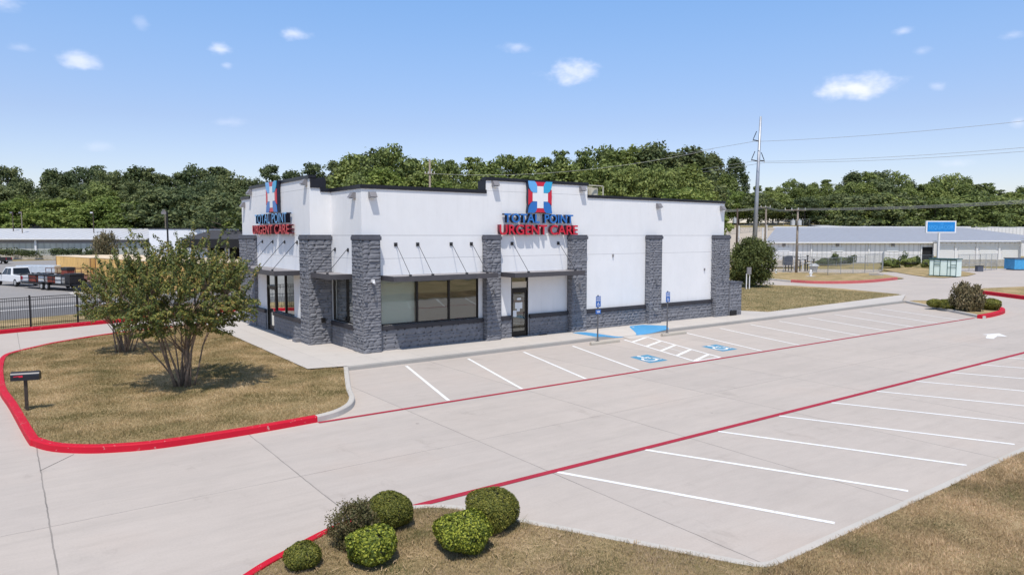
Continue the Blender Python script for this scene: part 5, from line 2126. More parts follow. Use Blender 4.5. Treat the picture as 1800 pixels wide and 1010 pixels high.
wires('overhead_wire', [P3(900, 332, 160), P3(1316, 284, dS), P3(1990, 240, 80)], 0.6, 0.03, 'lower transmission wire on the left arm of the steel pole')
wires('overhead_wire', [P3(900, 338, 162), P3(1339, 286, dS), P3(1990, 248, 80)], 0.6, 0.03, 'lower transmission wire on the right arm of the steel pole')


def wood_pole(px, topy, d, label, cross=None, cans=(), mat='pole_wood', r=0.15, base=None):
    p = PD(px, d)
    z = terrain(p.x, p.y) if base is None else base
    t = thing('utility_pole', (p.x, p.y, z), label, 'utility pole', 'wooden utility poles')
    top = P3(px, topy, d)
    MB().path([(p.x, p.y, z - 0.3), (top.x, top.y, top.z)], [r * 1.25, r * 0.8], 9).build('shaft', M[mat], t, True, smooth=True)
    if cross:
        x0, x1, y = cross
        m = MB().tube(P3(x0, y, d - 0.15), P3(x1, y + 0.5, d - 0.15), 0.07, n=4)
        m.build('crossarm', M[mat], t, True)
        for x in np.linspace(x0 + 1, x1 - 1, 4):
            q = P3(x, y, d - 0.15)
            MB().tube(q, q + Vector((0, 0, 0.28)), 0.06, 0.04).build('insulator', M['insul'], t, True)
    for (x, y0, y1) in cans:
        a, b_ = P3(x, y1, d - 0.3), P3(x, y0, d - 0.3)
        m = MB().tube(a, b_, 0.27, n=12)
        m.tube(b_, b_ + Vector((0, 0, 0.2)), 0.06, 0.04)
        m.build('transformer', M['can'], t, True, smooth=False)
    return t


wood_pole(1399.5, 366, 95, 'wooden utility pole with two transformer cans in the fenced yard', (1376, 1413, 369), ((1391.5, 387, 396), (1403, 387, 396)))
wood_pole(1344, 363, 112, 'wooden utility pole behind the round bush', (1326, 1352, 364))
wood_pole(1294, 366, 108, 'dark wooden pole with one transformer can beside the clinic corner', None, ((1289.5, 383, 392),), 'pole_brown')
wood_pole(757, 280, 92, 'pale pole with a crossarm rising behind the clinic roof', (748, 766, 305))
for (px, y0, y1, d) in ((1339, 400, 470, 108), (1297.5, 397, 425, 118), (1346, 395, 425, 122)):
    p0, p1 = P3(px, y1, d), P3(px, y0, d)
    o = MB().tube((p0.x, p0.y, terrain(p0.x, p0.y)), p1, 0.11).build('marker_post', M['white_trim'])
    tag(o, {1339: 'white post in front of the wooden pole behind the round bush', 1297.5: 'thin white post beside the dark pole near the clinic corner', 1346: 'thin pale post behind the wooden pole on the bank'}[px], 'post')
for k in range(3):
    wires('overhead_wire', [P3(1225, 366 + k * 2, 112), P3(1344, 363 + k * 1.2, 112), P3(1399, 366.5 + k * 1.2, 95), P3(1980, 338 + k * 3.0, 55)], 0.35, 0.028,
          ['upper', 'middle', 'lower'][k] + ' cable of the low line running right over the storage roof')
wires('overhead_wire', [P3(757, 305, 92), P3(1250, 262, 84)], 1.2, 0.022, 'thin cable from the pale pole over the clinic roof')

# left background poles
for (px, y0, y1, d, mt, lb) in ((297.5, 371, 500, 82, 'black_metal', 'tall thin black lamp pole behind the crape myrtle'), (293, 368, 402, 158, 'pole_wood', 'brown wooden pole above the white building'),
                                (167, 372, 400, 157, 'pole_brown', 'dark pole with a small white box above the grey shed'), (41.5, 372, 402, 157, 'pole_wood', 'pale pole above the grey shed roof at far left'), (26, 372, 402, 160, 'pole_brown', 'dark pole at the far left edge of the wood')):
    p1 = P3(px, y0, d)
    t = thing('light_pole', (p1.x, p1.y, terrain(p1.x, p1.y)), lb, 'pole', 'poles behind the far lot')
    MB().tube((p1.x, p1.y, terrain(p1.x, p1.y) - 0.2), p1, 0.12, 0.09).build('shaft', M[mt], t, True)
    q = p1 - Vector((RT[0], RT[1], 0)) * 0.35
    MB().box(q.x - 0.25, q.x + 0.25, q.y - 0.2, q.y + 0.2, q.z - 0.35, q.z - 0.05).build('lamp_head', M['lamp'] if px != 167 else M['white_trim'], t, True)


# ------------------------------------------------------------------ frames for far things
class Frame:
    """local x along heading (camera-space right/forward mix), y away"""
    def __init__(self, px, d, ang, z=0.0):
        p = PD(px, d)
        self.o = Vector((p.x, p.y, z))
        a = math.atan2(RT[1], RT[0]) + ang
        self.rz = a


def far_building(name, px, d, ang, label, z=0.0, cat='building', group=None):
    f = Frame(px, d, ang, z)
    return thing(name, f.o, label, cat, group, f.rz)


def ppm(d):
    return F_PX / d


# long storage building at the right (local x to the right, y away)
d = 132
S = far_building('storage_building', 1345, d, 0.0, 'long white metal storage building with a low grey ribbed roof and roller doors', 0.0)
k = d / F_PX
xr = lambda px: (px - 1345) * k
ze = ZY(425.5, d)
L = xr(1800) + 10
m = MB()
wall = MB().box(0, xr(1640), 0, 0.2, 0, ze - 0.1)
wall.build('wall', M['store_wall'], S)
m = MB()
m.add([(-0.4, -0.6, ze), (xr(1640), -0.6, ze), (L, -0.6, ze), (L, 34, ze + 3.1), (14.5, 34, ze + 3.1)], [(0, 1, 2, 3, 4)])
m.add([(-0.4, -0.6, ze - 0.12), (L, -0.6, ze - 0.12), (L, 34, ze + 2.9), (14.5, 34, ze + 2.9)], [(0, 1, 2, 3)])
m.build('roof', M['store_roof'], S)
MB().box(-0.4, xr(1640), -0.72, -0.6, ze - 0.2, ze + 0.04).build('gutter', M['white_trim'], S)
m = MB().box(14, L + 2, 34.3, 34.5, ze + 3.0, ze + 3.35)
m.build('ridge_flashing', M['white_trim'], S)
for px in (1425, 1526, 1618):
    MB().box(xr(px) - 0.12, xr(px) + 0.12, -0.2, -0.02, 0, ze - 0.1).build('downspout', M['white_trim'], S)
for (px, w) in ((1377, 1.1), (1471, 1.1), (1568, 1.1)):
    MB().box(xr(px) - 0.25, xr(px) + 0.25, -0.25, -0.02, ze - 0.75, ze - 0.25).build('wall_lamp', M['lamp'], S)
    MB().box(xr(px) - w, xr(px) + w, -0.06, -0.01, ze - 1.75, ze - 1.0).build('vent_panel', M['white_acrylic'], S)
MB().box(xr(1620), xr(1638), -0.05, -0.01, 0.2, ze - 0.9).build('doorway', M['shade_dark'], S)
# right part with the roller doors, a step nearer and a little higher
zr = ZY(423, d - 1)
x0, x1 = xr(1640), xr(1784)
MB().box(x0, x1, -1.2, -1.0, 0, zr - 0.3).build('wall', M['store_wall'], S)
MB().box(x0 - 0.6, x1 + 0.2, -2.0, -0.5, zr - 0.12, zr + 0.04).build('eave', M['white_trim'], S)
MB().box(x0, x1, -1.3, -1.201, zr - 1.0, zr - 0.62).build('lintel', M['white_trim'], S)
for (a, b_) in ((1640, 1668), (1676, 1704), (1713, 1742), (1752, 1781)):
    MB().box(xr(a), xr(b_), -1.26, -1.21, 0.3, zr - 1.05).build('roller_door', M['door_white'], S)
for px in (1671, 1708, 1747):
    MB().box(xr(px) - 0.15, xr(px) + 0.15, -1.4, -1.2, 0, zr - 0.3).build('pilaster', M['white_trim'], S)
MB().box(x1, x1 + 0.2, -1.2, 6, 0, zr - 0.2).build('wall', M['store_wall'], S)
MB().box(x1 - 0.5, x1 + 22, -3.5, -1.6, zr + 0.35, zr + 0.5).box(x1 + 4, x1 + 20, -1.59, -1.5, 0, zr + 0.3).build('side_canopy', M['white_trim'], S)
MB().box(xr(1796), xr(1803), -3.4, -3.2, 1.2, zr - 0.6).build('hanging_panel', simple('maroon_panel', (0.16, 0.02, 0.07), 0.6), S)
# second roof beyond
S2 = far_building('rear_storage_building', 1462, 176, 0.0, 'second storage roof showing as a pale band behind the long grey one', terrain(*PD(1650, 176).xy) - 0.5)
k2 = 176 / F_PX
m = MB()
zz = ZY(400, 176) - S2.location.z
m.add([(0, 0, zz), (70, 0, zz), (70, 14, zz + 0.8), (0, 14, zz + 0.8)], [(0, 1, 2, 3)])
m.build('roof', M['shed_roof'], S2)
MB().box(0, 70, -0.1, 0, 0, zz - 0.02).build('wall', M['store_wall'], S2)

# long pale wall behind the gate
o = MB()
for px0, px1 in ((1681, 1786),):
    a, b_ = PD(px0, 116), PD(px1, 116)
    fr_ = lambda u, z, dd: tuple(a.lerp(b_, u) + Vector((FW[0], FW[1], 0)) * dd + Vector((0, 0, z)))
    o.obox(fr_, 0, 1, 0, ZY(456, 116), 0, 0.3)
tag(o.build('block_wall', M['block']), 'low tan block wall in front of the roller doors', 'wall')


def fence_run(name, pts, h, label, mesh=True, post_every=3.0, mat='steel', r=0.035, rails=(0.98,), group='chain-link fences'):
    t = thing(name, (pts[0][0], pts[0][1], 0), label, 'fence', group)
    for A, B in zip(pts[:-1], pts[1:]):
        A, B = Vector((A[0], A[1], 0)), Vector((B[0], B[1], 0))
        n_ = max(1, int((B - A).length / post_every))
        zA = terrain(A.x, A.y); zB = terrain(B.x, B.y)
        for i in range(n_ + 1):
            q = A.lerp(B, i / n_)
            zq = zA + (zB - zA) * i / n_
            MB().tube((q.x, q.y, zq - 0.1), (q.x, q.y, zq + h), r, n=6).build('post', M[mat], t, True)
        m = MB()
        for f in rails:
            m.tube((A.x, A.y, zA + h * f), (B.x, B.y, zB + h * f), r * 0.7, n=5)
        m.build('rail', M[mat], t, True)
        if mesh:
            MB().add([(A.x, A.y, zA), (B.x, B.y, zB), (B.x, B.y, zB + h), (A.x, A.y, zA + h)], [(0, 1, 2, 3)]).build('wire_mesh', M['chain'], t, True)
    return t


fence_run('chain_link_fence', [G(1338, 474), G(1399, 480), G(1455, 484.5), G(1520, 480)], 2.3, 'chain-link fence round the gas meter yard, front run', rails=(0.98, 0.6))
fence_run('chain_link_fence', [G(1520, 480), G(1550, 477), G(1553, 468)], 2.6, 'chain-link fence at the right corner of the gas meter yard', rails=(0.98, 0.5), post_every=2.2)
fence_run('chain_link_fence', [G(1345, 466), G(1470, 467), G(1640, 469)], 2.0, 'chain-link fence along the storage building wall', rails=(0.98,), post_every=4)
fence_run('sliding_gate', [G(1684, 477), G(1722, 476), G(1752, 474)], 2.4, 'grey metal gate with diagonal braces beside the block wall', rails=(0.98, 0.5, 0.05), post_every=1.6, group=None)
fence_run('hillside_fence', [tuple(PD(1240, 168).xy), tuple(PD(1300, 174).xy), tuple(PD(1350, 180).xy), tuple(PD(1400, 188).xy), tuple(PD(1450, 200).xy)], 2.2, 'grey fence climbing the bank below the trees', mat='steel', rails=(0.98,), group=None)

# gas meter set
mt = thing('gas_meter_station', (*G(1405, 479), 0), 'navy cabinet on legs with pale and dark pipework inside the fenced yard', 'gas meter')
d = 100
a = P3(1378, 466, d); b_ = P3(1393, 451, d)
m = MB()
cc = (a + b_) / 2
wv = Vector((RT[0], RT[1], 0))
fv = Vector((FW[0], FW[1], 0))
W_ = 0.62
fr_c = lambda u, z, dd: tuple(cc + wv * u + fv * dd + Vector((0, 0, z - cc.z)))
m.obox(fr_c, -W_, W_, a.z, b_.z, 0, 0.6)
m.obox(fr_c, -W_ * 0.2, W_ * 1.0, b_.z, b_.z + 0.15, 0.1, 0.5)
m.build('cabinet', M['navy_metal'], mt, True)
m = MB()
for u in (-0.35, 0.1, 0.5):
    m.obox(fr_c, u - 0.05, u + 0.05, 0, a.z, 0.1, 0.2)
m.build('legs', M['dark_steel'], mt, True)
rr_ = random.Random(2)
for i, px in enumerate((1396, 1401, 1406, 1411, 1415, 1419, 1425, 1430)):
    q = PD(px, d + rr_.uniform(-0.5, 0.5))
    hz = rr_.uniform(1.2, 2.2)
    m = MB().tube((q.x, q.y, 0), (q.x, q.y, hz), 0.09)
    q2 = q + wv * rr_.uniform(-0.7, 0.7)
    m.tube((q.x, q.y, hz * 0.8), (q2.x, q2.y, hz * 0.8), 0.07)
    m.tube((q.x, q.y, hz), (q.x, q.y, hz + 0.12), 0.18)
    m.build('pipe', M['white_trim'] if i % 3 == 0 else M['dark_steel'], mt, True)
q = PD(1430, 97)
m = MB().tube((q.x, q.y, 0.9), (q.x, q.y, 1.25), 0.75, 0.3, 14).tube((q.x, q.y, 0.0), (q.x, q.y, 0.9), 0.4, 0.6, 12)
m.build('meter_dome', M['can'], mt, True)
q = G(1425, 487)
hy = thing('fire_hydrant', (q[0], q[1], 0), 'small white hydrant on the grass in front of the meter yard', 'hydrant')
m = MB().tube((q[0], q[1], 0), (q[0], q[1], 0.75), 0.14, n=10).tube((q[0], q[1], 0.75), (q[0], q[1], 0.95), 0.14, 0.04).tube((q[0] - 0.28, q[1], 0.5), (q[0] + 0.28, q[1], 0.5), 0.09)
m.build('barrel', M['white_trim'], hy, True)
MB().box(q[0] - 0.5, q[0] + 0.5, q[1] - 0.4, q[1] + 0.4, 0.05, 0.14).build('pad', M['kerb'], hy, True)
q = G(1364, 481)
tag(MB().tube((q[0], q[1], 0), (q[0], q[1], 0.5), 0.12).tube((q[0], q[1], 0.5), (q[0], q[1], 0.6), 0.16, 0.05).build('valve_cap', M['white_trim']), 'small white cap in the grass left of the meter yard', 'valve')
q0, q1 = G(1534, 484.5), G(1553, 485.5)
o = MB().box(0, 1, 0, 1, 0, 1)
o = MB().obox(lambda u, z, dd: (q0[0] + (q1[0] - q0[0]) * u, q0[1] + (q1[1] - q0[1]) * u + dd, z), 0, 1, 0.08, 0.3, 0, 0.5)
tag(o.build('concrete_block', M['kerb']), 'pale concrete block lying beside the path by the meter yard', 'block')

# utility box on two posts beyond the clinic
q = G(1315.5, 509)
ub = thing('utility_box', (q[0], q[1], 0.06), 'small pale box on two posts in front of the large round bush', 'utility box')
fr_u = lambda u, z, dd: tuple(Vector((q[0], q[1], 0)) + wv * u + fv * dd + Vector((0, 0, z)))
MB().obox(fr_u, -0.18, 0.20, 1.45, 2.1, -0.12, 0.12).build('box', M['lamp'], ub, True)
for u in (-0.2, 0.08):
    MB().obox(fr_u, u - 0.04, u + 0.04, 0.0, 1.5, -0.04, 0.04).build('post', M['white_trim'], ub, True)

# mint kiosk
q = PD(1661, 87)
K = thing('kiosk', (q.x, q.y, 0.05), 'mint green panelled kiosk with a dark green frame', 'kiosk', rz=math.atan2(RT[1], RT[0]) - 0.86)
MB().box(-1.5, 1.5, -0.85, 0.85, 0.05, 2.1).build('body', M['mint'], K)
MB().box(-1.6, 1.6, -0.95, 0.95, 2.1, 2.2).build('roof', M['dark_green'], K)
m = MB()
for x in (-1.5, -1.0, -0.3, 0.5, 0.85, 1.46):
    m.box(x - 0.022, x + 0.022, -0.9, -0.851, 0.05, 2.1)
for z in (0.05, 2.0):
    m.box(-1.5, 1.5, -0.905, -0.9, z, z + 0.08)
for (x0_, x1_, z) in ((-1.0, -0.3, 1.7), (-1.0, -0.3, 1.45), (-1.0, -0.3, 1.3), (0.85, 1.46, 1.4), (0.5, 1.46, 1.1)):
    m.box(x0_, x1_, -0.907, -0.9055, z, z + 0.07)
m.build('frame', M['dark_green'], K)

# pylon sign
d = 112
q = PD(1648, d)
PS = thing('pylon_sign', (q.x, q.y, 0), 'blue rectangular sign with a white rim on a white pole', 'sign')
zb, zt = ZY(409, d), ZY(388, d)
frp = lambda u, z, dd: tuple(Vector((q.x, q.y, 0)) + wv * u - fv * dd + Vector((0, 0, z)))
MB().obox(frp, -0.12, 0.12, 0, zb, -0.12, 0.12).build('pole', M['white_trim'], PS, True)
kx = d / F_PX
u0, u1 = (1624 - 1648) * kx, (1676.5 - 1648) * kx
MB().obox(frp, u0, u1, zb, zt, -0.15, 0.15).build('rim', M['white_acrylic'], PS, True)
pn = MB().obox(frp, u0 + 0.2, u1 - 0.2, zb + 0.17, zt - 0.17, 0.15, 0.17).build('panel', simple('panel_blue', (0.01, 0.23, 0.62), 0.35), PS, True)
pale = simple('pale_sign_blue', (0.07, 0.40, 0.85), 0.4)
lettering('lettering', 'SEQUACOR', frp, u0 + 0.4, u1 - 0.4, zb + 0.5, zt - 0.75, 0.175, 0.18, pale, pale, pn, 0.0)
lettering('lettering', 'THE', frp, u0 + 2.0, u0 + 2.8, zt - 0.65, zt - 0.4, 0.175, 0.18, pale, pale, pn, 0.0)

# blue container at the right edge
q = PD(1783, 103)
t = thing('blue_container', (q.x, q.y, 0), 'bright blue steel container cut by the right edge of the photo', 'container', rz=math.atan2(RT[1], RT[0]))
MB().box(0, 6, 0, 2.2, 0.15, 1.65).build('body', M['dumpster'], t)
MB().box(-0.08, 6.08, -0.08, 2.28, 1.65, 1.78).box(0.2, 0.5, 0.1, 2.0, 0, 0.15).build('rim', M['navy_metal'], t)
q = G(1721, 477)
t = thing('litter_bin', (q[0], q[1], 0), 'small dark bin standing in front of the gate', 'bin')
MB().obox(lambda u, z, dd: (q[0] + u * wv.x + fv.x * dd, q[1] + u * wv.y + fv.y * dd, z), -0.4, 0.4, 0.0, 0.75, -0.3, 0.3).build('body', M['navy_metal'], t, True)
MB().obox(lambda u, z, dd: (q[0] + u * wv.x + fv.x * dd, q[1] + u * wv.y + fv.y * dd, z), -0.45, 0.45, 0.75, 0.83, -0.35, 0.35).build('lid', M['dark_steel'], t, True)

# ------------------------------------------------------------------ left background
# black ornamental fence behind the far kerb
ft = thing('ornamental_fence', (*KP(0, 1.6), 0), 'black metal picket fence along the red kerb at left', 'fence')
h = 1.72
m = MB()
s = -22.0
while s < 15:
    a = KP(s, 1.75)
    m.box(a[0] - 0.01, a[0] + 0.01, a[1] - 0.01, a[1] + 0.01, 0.08, h - 0.03)
    s += 0.105
m.build('pickets', M['black_metal'], ft, True)
for z in (h - 0.05, h - 0.2, 0.16):
    m = MB()
    a, b_ = Vector((*KP(-22, 1.75), z)), Vector((*KP(15, 1.75), z))
    m.tube(a, b_, 0.024, n=4)
    m.build('rail', M['black_metal'], ft, True)
s0 = (Vector(G(54, 575)) - K0).dot(KD)
for k in range(-8, 7):
    s = s0 + k * 2.42
    a = KP(s, 1.75)
    MB().box(a[0] - 0.045, a[0] + 0.045, a[1] - 0.045, a[1] + 0.045, 0.0, h + 0.06).build('post', M['black_metal'], ft, True)

# long grey shed
d = 150
sh = far_building('grey_shed', -80, d, 0.0, 'long grey ribbed metal shed with a pale roof behind the far lot', 0)
k = d / F_PX
X = lambda px: (px + 80) * k
ze, zr_ = ZY(419, d), ZY(401.5, d + 14)
MB().box(0, X(264), 0, 0.2, 0.0, ze).build('wall', M['shed_wall'], sh)
m = MB()
m.add([(0, -0.8, ze), (X(264), -0.8, ze), (X(264), 14, zr_), (0, 14, zr_)], [(0, 1, 2, 3)])
m.build('roof', M['shed_roof'], sh)
MB().box(0, X(264), -0.9, -0.8, ze - 0.25, ze + 0.02).build('gutter', M['white_trim'], sh)
m = MB().box(0, X(264), -0.02, -0.0, ze - 1.0, ze - 0.26)
m.build('wall_band', M['lamp'], sh)
MB().box(X(65) - 0.2, X(65) + 0.2, -0.3, -0.03, 0, ze - 0.3).build('downspout', M['white_trim'], sh)
MB().box(0, X(264), -1.3, -1.0, 0, 0.95).build('plinth', M['block'], sh)
# white annex with the black hipped porch
wb = far_building('white_annex', 264, 125, 0.0, 'white flat-fronted building with a black hipped porch roof', 0)
k = 125 / F_PX
X = lambda px: (px - 264) * k
zt = ZY(402.5, 125)
MB().box(0, X(480), 0, 8, 0, zt).build('wall', M['white_wall'], wb)
MB().box(-0.1, X(482), -0.1, 8.1, zt, zt + 0.18).build('coping', M['coping'], wb)
zf, zp = ZY(420, 119), ZY(403.5, 125)
m = MB()
xa, xb = X(343) + 0.3, X(490)
m.add([(xa, -5.5, zf), (xb, -5.5, zf), (xb, -0.02, zp - 0.05), (X(374), -0.02, zp - 0.05), (xa, -0.02, zf)], [(0, 1, 2, 3), (0, 3, 4)])
m.build('porch_roof', M['dark_roof'], wb)
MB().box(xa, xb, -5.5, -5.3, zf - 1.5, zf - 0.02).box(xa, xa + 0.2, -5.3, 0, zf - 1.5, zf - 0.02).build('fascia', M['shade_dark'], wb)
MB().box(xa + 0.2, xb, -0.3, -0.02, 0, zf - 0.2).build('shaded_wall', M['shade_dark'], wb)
MB().box(X(362), X(383), -4.2, -3.0, 0.9, zf - 1.5).build('white_booth', M['white_wall'], wb)
MB().box(X(355), X(395), -4.3, -2.9, 0.0, 0.9).build('booth_base', M['cap'], wb)
for px in (402, 419, 424):
    MB().box(X(px) - 0.14, X(px) + 0.14, -5.4, -5.15, 0, zf - 1.5).build('porch_post', M['lamp'], wb)
# house roof and cream building behind the shed
hr_ = far_building('small_house', 36, 172, 0.0, 'small house with a grey gable roof peeping over the shed', terrain(*PD(60, 172).xy))
zg = ZY(401, 172) - hr_.location.z
zq = ZY(392.5, 172) - hr_.location.z
MB().box(0.5, 7, 0, 6, -1, zg).build('wall', M['white_wall'], hr_)
m = MB().add([(0, -0.5, zg), (7.8, -0.5, zg), (6.8, 3, zq), (1.4, 3, zq), (0, 6.5, zg), (7.8, 6.5, zg)], [(0, 1, 2, 3), (0, 3, 4), (1, 5, 2), (3, 2, 5, 4)])
m.build('roof', M['grey_roof'], hr_)
cb = far_building('cream_building', -60, 178, 0.0, 'cream sided building at the far left edge', terrain(*PD(-20, 178).xy))
zc0 = ZY(376, 178) - cb.location.z
MB().box(0, 11.0, 0, 8, -1, zc0 + 0.3).build('wall', M['cream'], cb)
MB().add([(-0.3, -0.3, zc0 + 0.9), (11.2, -0.3, zc0 + 0.1), (11.2, 8.3, zc0 + 0.1), (-0.3, 8.3, zc0 + 0.9)], [(0, 1, 2, 3)]).build('roof', M['white_trim'], cb)

# vines and bush on the shed wall
for (px, top, w, lb) in ((10, 436, 3.2, 'vine clump on the low wall at far left'), (50, 438, 3.0, 'vine clump left of the shed downspout'), (105, 436, 3.2, 'long dark vine clump at the middle of the shed wall'), (132, 436, 2.8, 'dark vine clump right of the middle on the shed wall'), (160, 438, 2.0, 'small vine clump beside the feathery bush')):
    p = PD(px, 147)
    z1 = ZY(top - 1, 147)
    shrub((p.x, p.y, max(0, z1 - 1.7)), w * 0.9, 0.6, 1.8, lb, M['leaf_dark'], 1200, 0.28, int(px) + 300, name='vine', group='vines on the grey shed', rough=0.5, core=0.5)
p = PD(186, 138)
loose_bush((p.x, p.y, 0), 2.6, ZY(413, 138), 'feathery grey-green bush in front of the grey shed', 'leaf_dry', 77, 60, 70, 0.32, 'bush', 'bushes round the lots', 0.9)

# yellow containers: three rows, parked end to end
cz = thing('shipping_container', (0, 0, 0), 'x', 'container', 'yellow shipping containers')
MB().box(0, 12.0, 0, 2.4, 0.1, 2.55).build('body', M['container'], cz)
MB().box(-0.02, 12.02, -0.02, 2.42, 2.55, 2.6).build('roof', M['container_roof'], cz)
for x in (0.0, 11.85):
    for y in (-0.03, 2.28):
        MB().box(x, x + 0.15, y, y + 0.15, 0, 2.5).build('corner_post', M['rust'], cz)
A0 = PD(100, 87)
B0 = PD(159, 79.2)
hd = (B0 - A0).normalized()
hp_ = Vector((-hd.y, hd.x, 0))
if hp_.dot(fv) < 0:
    hp_ = -hp_
rz = math.atan2(hd.y, hd.x)
cl = [['yellow shipping container at the far left end of the nearest row', 'yellow shipping container in the middle of the nearest row', 'yellow shipping container at the near end of the nearest row, behind the crape myrtle'],
      ['yellow shipping container at the far left end of the second row', 'yellow shipping container in the middle of the second row', 'yellow shipping container at the near end of the second row'],
      ['yellow shipping container at the far left end of the back row', 'yellow shipping container in the middle of the back row', 'yellow shipping container at the near end of the back row']]
firstc = True
for j in range(3):
    for i in range(3):
        o = cz if firstc else copy_tree(cz)
        firstc = False
        p = A0 + hd * (12.3 * i + 0.5 * j) + hp_ * (j * 2.75 + (0.4 if i == 1 else 0))
        o.location = (p.x, p.y, 0)
        o.rotation_euler = (0, 0, rz)
        o['label'] = cl[j][i]


# vehicles
def wheel(t, x, y, r=0.38, w=0.25, rimmat='rim'):
    m = MB().tube((x, y - w / 2, r), (x, y + w / 2, r), r, n=20)
    wl_ = m.build('wheel', M['tyre'], t, bevel=0.02)
    s = 1 if y > 0 else -1
    m = MB().tube((x, y + s * (w / 2 - 0.02), r), (x, y + s * (w / 2 + 0.012), r), r * 0.62, r * 0.55, n=16)
    o = m.build('rim', M[rimmat], wl_)
    return wl_


def pickup(loc, rz, paintm, label, group=None):
    t = thing('pickup_truck', loc, label, 'truck', group, rz)
    W = 0.98
    m = MB()
    # body profile: nose at +x (length 5.8), lower body
    prof_ = [(-2.9, 0.55), (-2.9, 1.12), (-1.05, 1.16), (-1.0, 1.10), (1.1, 1.12), (2.55, 1.05), (2.85, 0.9), (2.9, 0.5), (2.4, 0.42), (-2.3, 0.42)]
    n_ = len(prof_)
    vs = [(x, y, z) for y in (-W, W) for x, z in prof_]
    m.add(vs, [(i, (i + 1) % n_, n_ + (i + 1) % n_, n_ + i) for i in range(n_)] + [tuple(range(n_)), tuple(range(n_, 2 * n_))])
    m.build('body', paintm, t, bevel=0.05)
    m = MB()
    lo, hi = 0.94, 0.76
    vs = [(-1.05, -lo, 1.1), (1.35, -lo, 1.1), (0.65, -hi, 1.86), (-0.8, -hi, 1.88), (-1.05, lo, 1.1), (1.35, lo, 1.1), (0.65, hi, 1.86), (-0.8, hi, 1.88)]
    m.add(vs, [(0, 1, 2, 3), (4, 5, 6, 7), (0, 1, 5, 4), (1, 2, 6, 5), (2, 3, 7, 6), (3, 0, 4, 7)])
    m.build('cab', paintm, t, bevel=0.05)

    def on(q, out=0.02):
        m_ = MB().add(q, [(0, 1, 2, 3)])
        return m_
    for s in (1, -1):
        for (a0, a1, b0, b1) in ((-0.88, -0.1, -0.72, -0.1), (0.0, 1.02, 0.0, 0.5)):
            q = [(a0, s * 0.955, 1.17), (a1, s * 0.955, 1.17), (b1, s * 0.80, 1.77), (b0, s * 0.80, 1.77)]
            q = [(x, y + s * 0.0, z) for x, y, z in q]
            on(q).build('side_window', M['car_glass'], t)
        MB().box(1.0, 1.12, s * 0.98 if s > 0 else -1.2, 1.2 if s > 0 else -0.98, 1.1, 1.3).build('mirror', M['dark_steel'], t)
        MB().box(-2.93, -2.88, s * 0.82 - 0.09, s * 0.82 + 0.09, 0.75, 1.08).build('tail_light', M['red_letter'], t)
        MB().box(2.84, 2.92, s * 0.75 - 0.15, s * 0.75 + 0.15, 0.72, 0.9).build('headlight', M['lens'], t)
    on([(-1.075, -0.78, 1.22), (-1.075, 0.78, 1.22), (-0.86, 0.68, 1.8), (-0.86, -0.68, 1.8)]).build('rear_window', M['car_glass'], t)
    on([(1.30, -0.82, 1.18), (1.30, 0.82, 1.18), (0.73, 0.68, 1.8), (0.73, -0.68, 1.8)]).build('windscreen', M['car_glass'], t)
    MB().box(-2.8, -1.15, -0.8, 0.8, 1.13, 1.175).build('bed', M['shade_dark'], t)
    MB().box(-3.0, -2.9, -0.9, 0.9, 0.45, 0.62).build('bumper', M['steel'], t)
    MB().box(2.88, 2.98, -0.9, 0.9, 0.42, 0.6).build('bumper', M['steel'], t)
    for x in (-1.85, 1.9):
        for y in (-0.86, 0.86):
            wheel(t, x, y)
    return t


def heading(lat, fwd):
    v = wv * lat + fv * fwd
    return math.atan2(v.y, v.x)


q = PD(31, 72)
pickup((q.x, q.y, 0), heading(-0.84, 0.54), M['car_white'], 'white crew-cab pickup truck parked ahead of the loaded black trailer')
q = PD(-14, 127)
pickup((q.x, q.y, 0), heading(-0.97, -0.1), M['car_black'], 'black pickup truck cut by the left edge of the photo')


def trailer(loc, rz, L, label, mat, cargo=True, rail_h=0.75, deck=0.62, wx=0.0):
    t = thing('utility_trailer', loc, label, 'trailer', None, rz)
    m = MB().box(-L / 2, L / 2, -1.0, 1.0, deck - 0.18, deck)
    m.add([(L / 2, -0.5, deck - 0.1), (L / 2 + 1.3, -0.05, deck - 0.1), (L / 2 + 1.3, 0.05, deck - 0.1), (L / 2, 0.5, deck - 0.1)], [(0, 1, 2, 3)])
    m.build('deck', M[mat], t)
    for y in (-1.0, 1.0):
        m = MB()
        for x in np.arange(-L / 2, L / 2 + 0.01, L / 6):
            m.tube((x, y, deck), (x, y, deck + rail_h), 0.035, n=4)
        m.tube((-L / 2, y, deck + rail_h), (L / 2, y, deck + rail_h), 0.045, n=4)
        m.tube((-L / 2, y, deck + rail_h * 0.5), (L / 2, y, deck + rail_h * 0.5), 0.03, n=4)
        m.build('side_rail', M[mat], t)
        m = MB().box(wx - 0.95, wx + 0.95, y * 1.0 + (0.0 if y > 0 else -0.28), y * 1.0 + (0.28 if y > 0 else 0.0), deck + 0.06, deck + 0.12)
        m.build('fender', M[mat], t)
        for x in (-0.45, 0.45):
            wheel(t, x + wx, y * 1.15, 0.33, 0.2)
    m = MB()
    m.add([(-L / 2, -0.95, deck), (-L / 2, 0.95, deck), (-L / 2 - 1.9, 0.95, 0.04), (-L / 2 - 1.9, -0.95, 0.04)], [(0, 1, 2, 3)])
    m.build('ramp', M[mat], t)
    return t


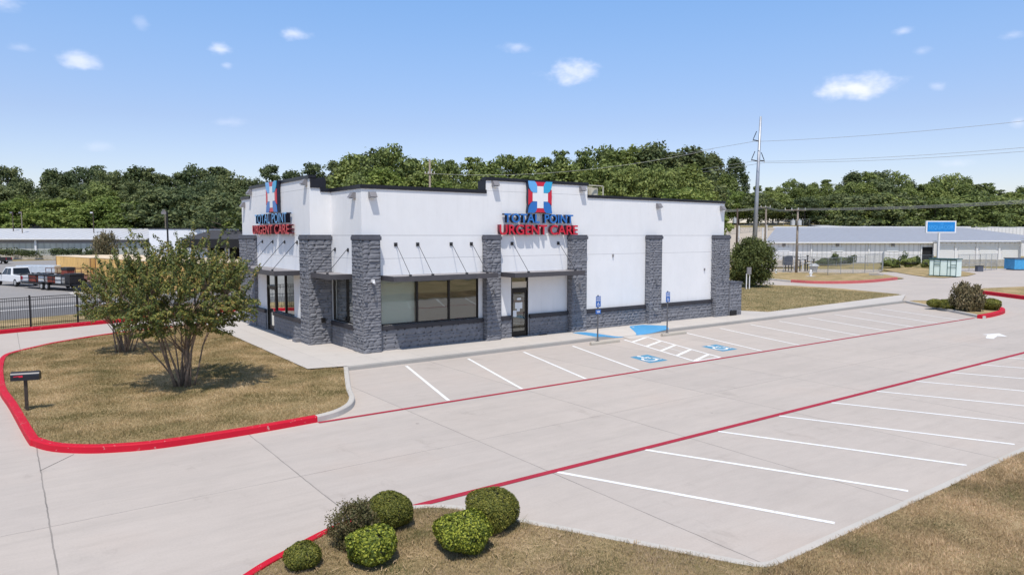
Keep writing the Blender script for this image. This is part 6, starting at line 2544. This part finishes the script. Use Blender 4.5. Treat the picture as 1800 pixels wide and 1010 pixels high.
q = PD(99, 67)
pos = Vector((q.x, q.y, 0))
hz_ = heading(-0.86, 0.5)
trailer(pos, hz_, 8.6, 'black flatbed trailer with side rails, loaded with machines and its ramp lowered', 'black_metal', wx=-0.3)
hx = Vector((math.cos(hz_), math.sin(hz_), 0))
hs = Vector((-math.sin(hz_), math.cos(hz_), 0))


def crate(dx, dy, sx, sy, sz, mat, label, name='toolbox', cat='box'):
    p = pos + hx * dx + hs * dy
    t = thing(name, (p.x, p.y, 0.63), label, cat, None, hz_)
    MB().box(-sx / 2, sx / 2, -sy / 2, sy / 2, 0, sz * 0.8).build('body', M[mat], t, bevel=0.03)
    MB().box(-sx / 2 - 0.03, sx / 2 + 0.03, -sy / 2 - 0.03, sy / 2 + 0.03, sz * 0.8, sz).build('lid', M['dark_steel'], t, bevel=0.02)


crate(2.6, 0.5, 1.2, 0.7, 0.75, 'cargo_red', 'rust-red engine box at the front of the loaded trailer')
crate(0.9, 0.5, 0.9, 0.8, 0.8, 'cargo_white', 'white box in the middle of the loaded trailer')
crate(-0.8, 0.55, 1.3, 0.6, 0.75, 'cargo_red', 'red and white machine behind the trailer wheels', 'machine', 'machine')
crate(-1.9, 0.45, 1.0, 0.7, 0.8, 'cargo_white', 'mottled pale machine near the rear of the trailer', 'machine', 'machine')
crate(-3.4, 0.1, 0.9, 1.3, 0.95, 'mailbox', 'large black toolbox at the rear end of the trailer')
crate(-1.2, -0.5, 1.0, 0.7, 1.45, 'cargo_red', 'dark red upright machine standing tall on the trailer', 'machine', 'machine')
q = PD(128, 77)
trailer(Vector((q.x, q.y, 0)), heading(-0.9, 0.42), 6.0, 'empty trailer with rust-brown rails in front of the yellow containers', 'rust', rail_h=0.9)
q = PD(73, 86)
t = thing('cargo_trailer', (q.x, q.y, 0), 'long low silver-white trailer parked beyond the white pickup', 'trailer', rz=heading(1, -0.12))
MB().box(-2.6, 2.6, -1, 1, 0.55, 1.45).build('body', M['silver'], t, bevel=0.06)
for x in (-0.5, 0.5):
    wheel(t, x, -0.95, 0.33, 0.2)
    wheel(t, x, 0.95, 0.33, 0.2)
# low concrete platform by the trailers
sheet('concrete_pad', [G(120, 515), G(160, 505), G(215, 513), G(212, 522), G(135, 522)], 0.01, M['kerb'])
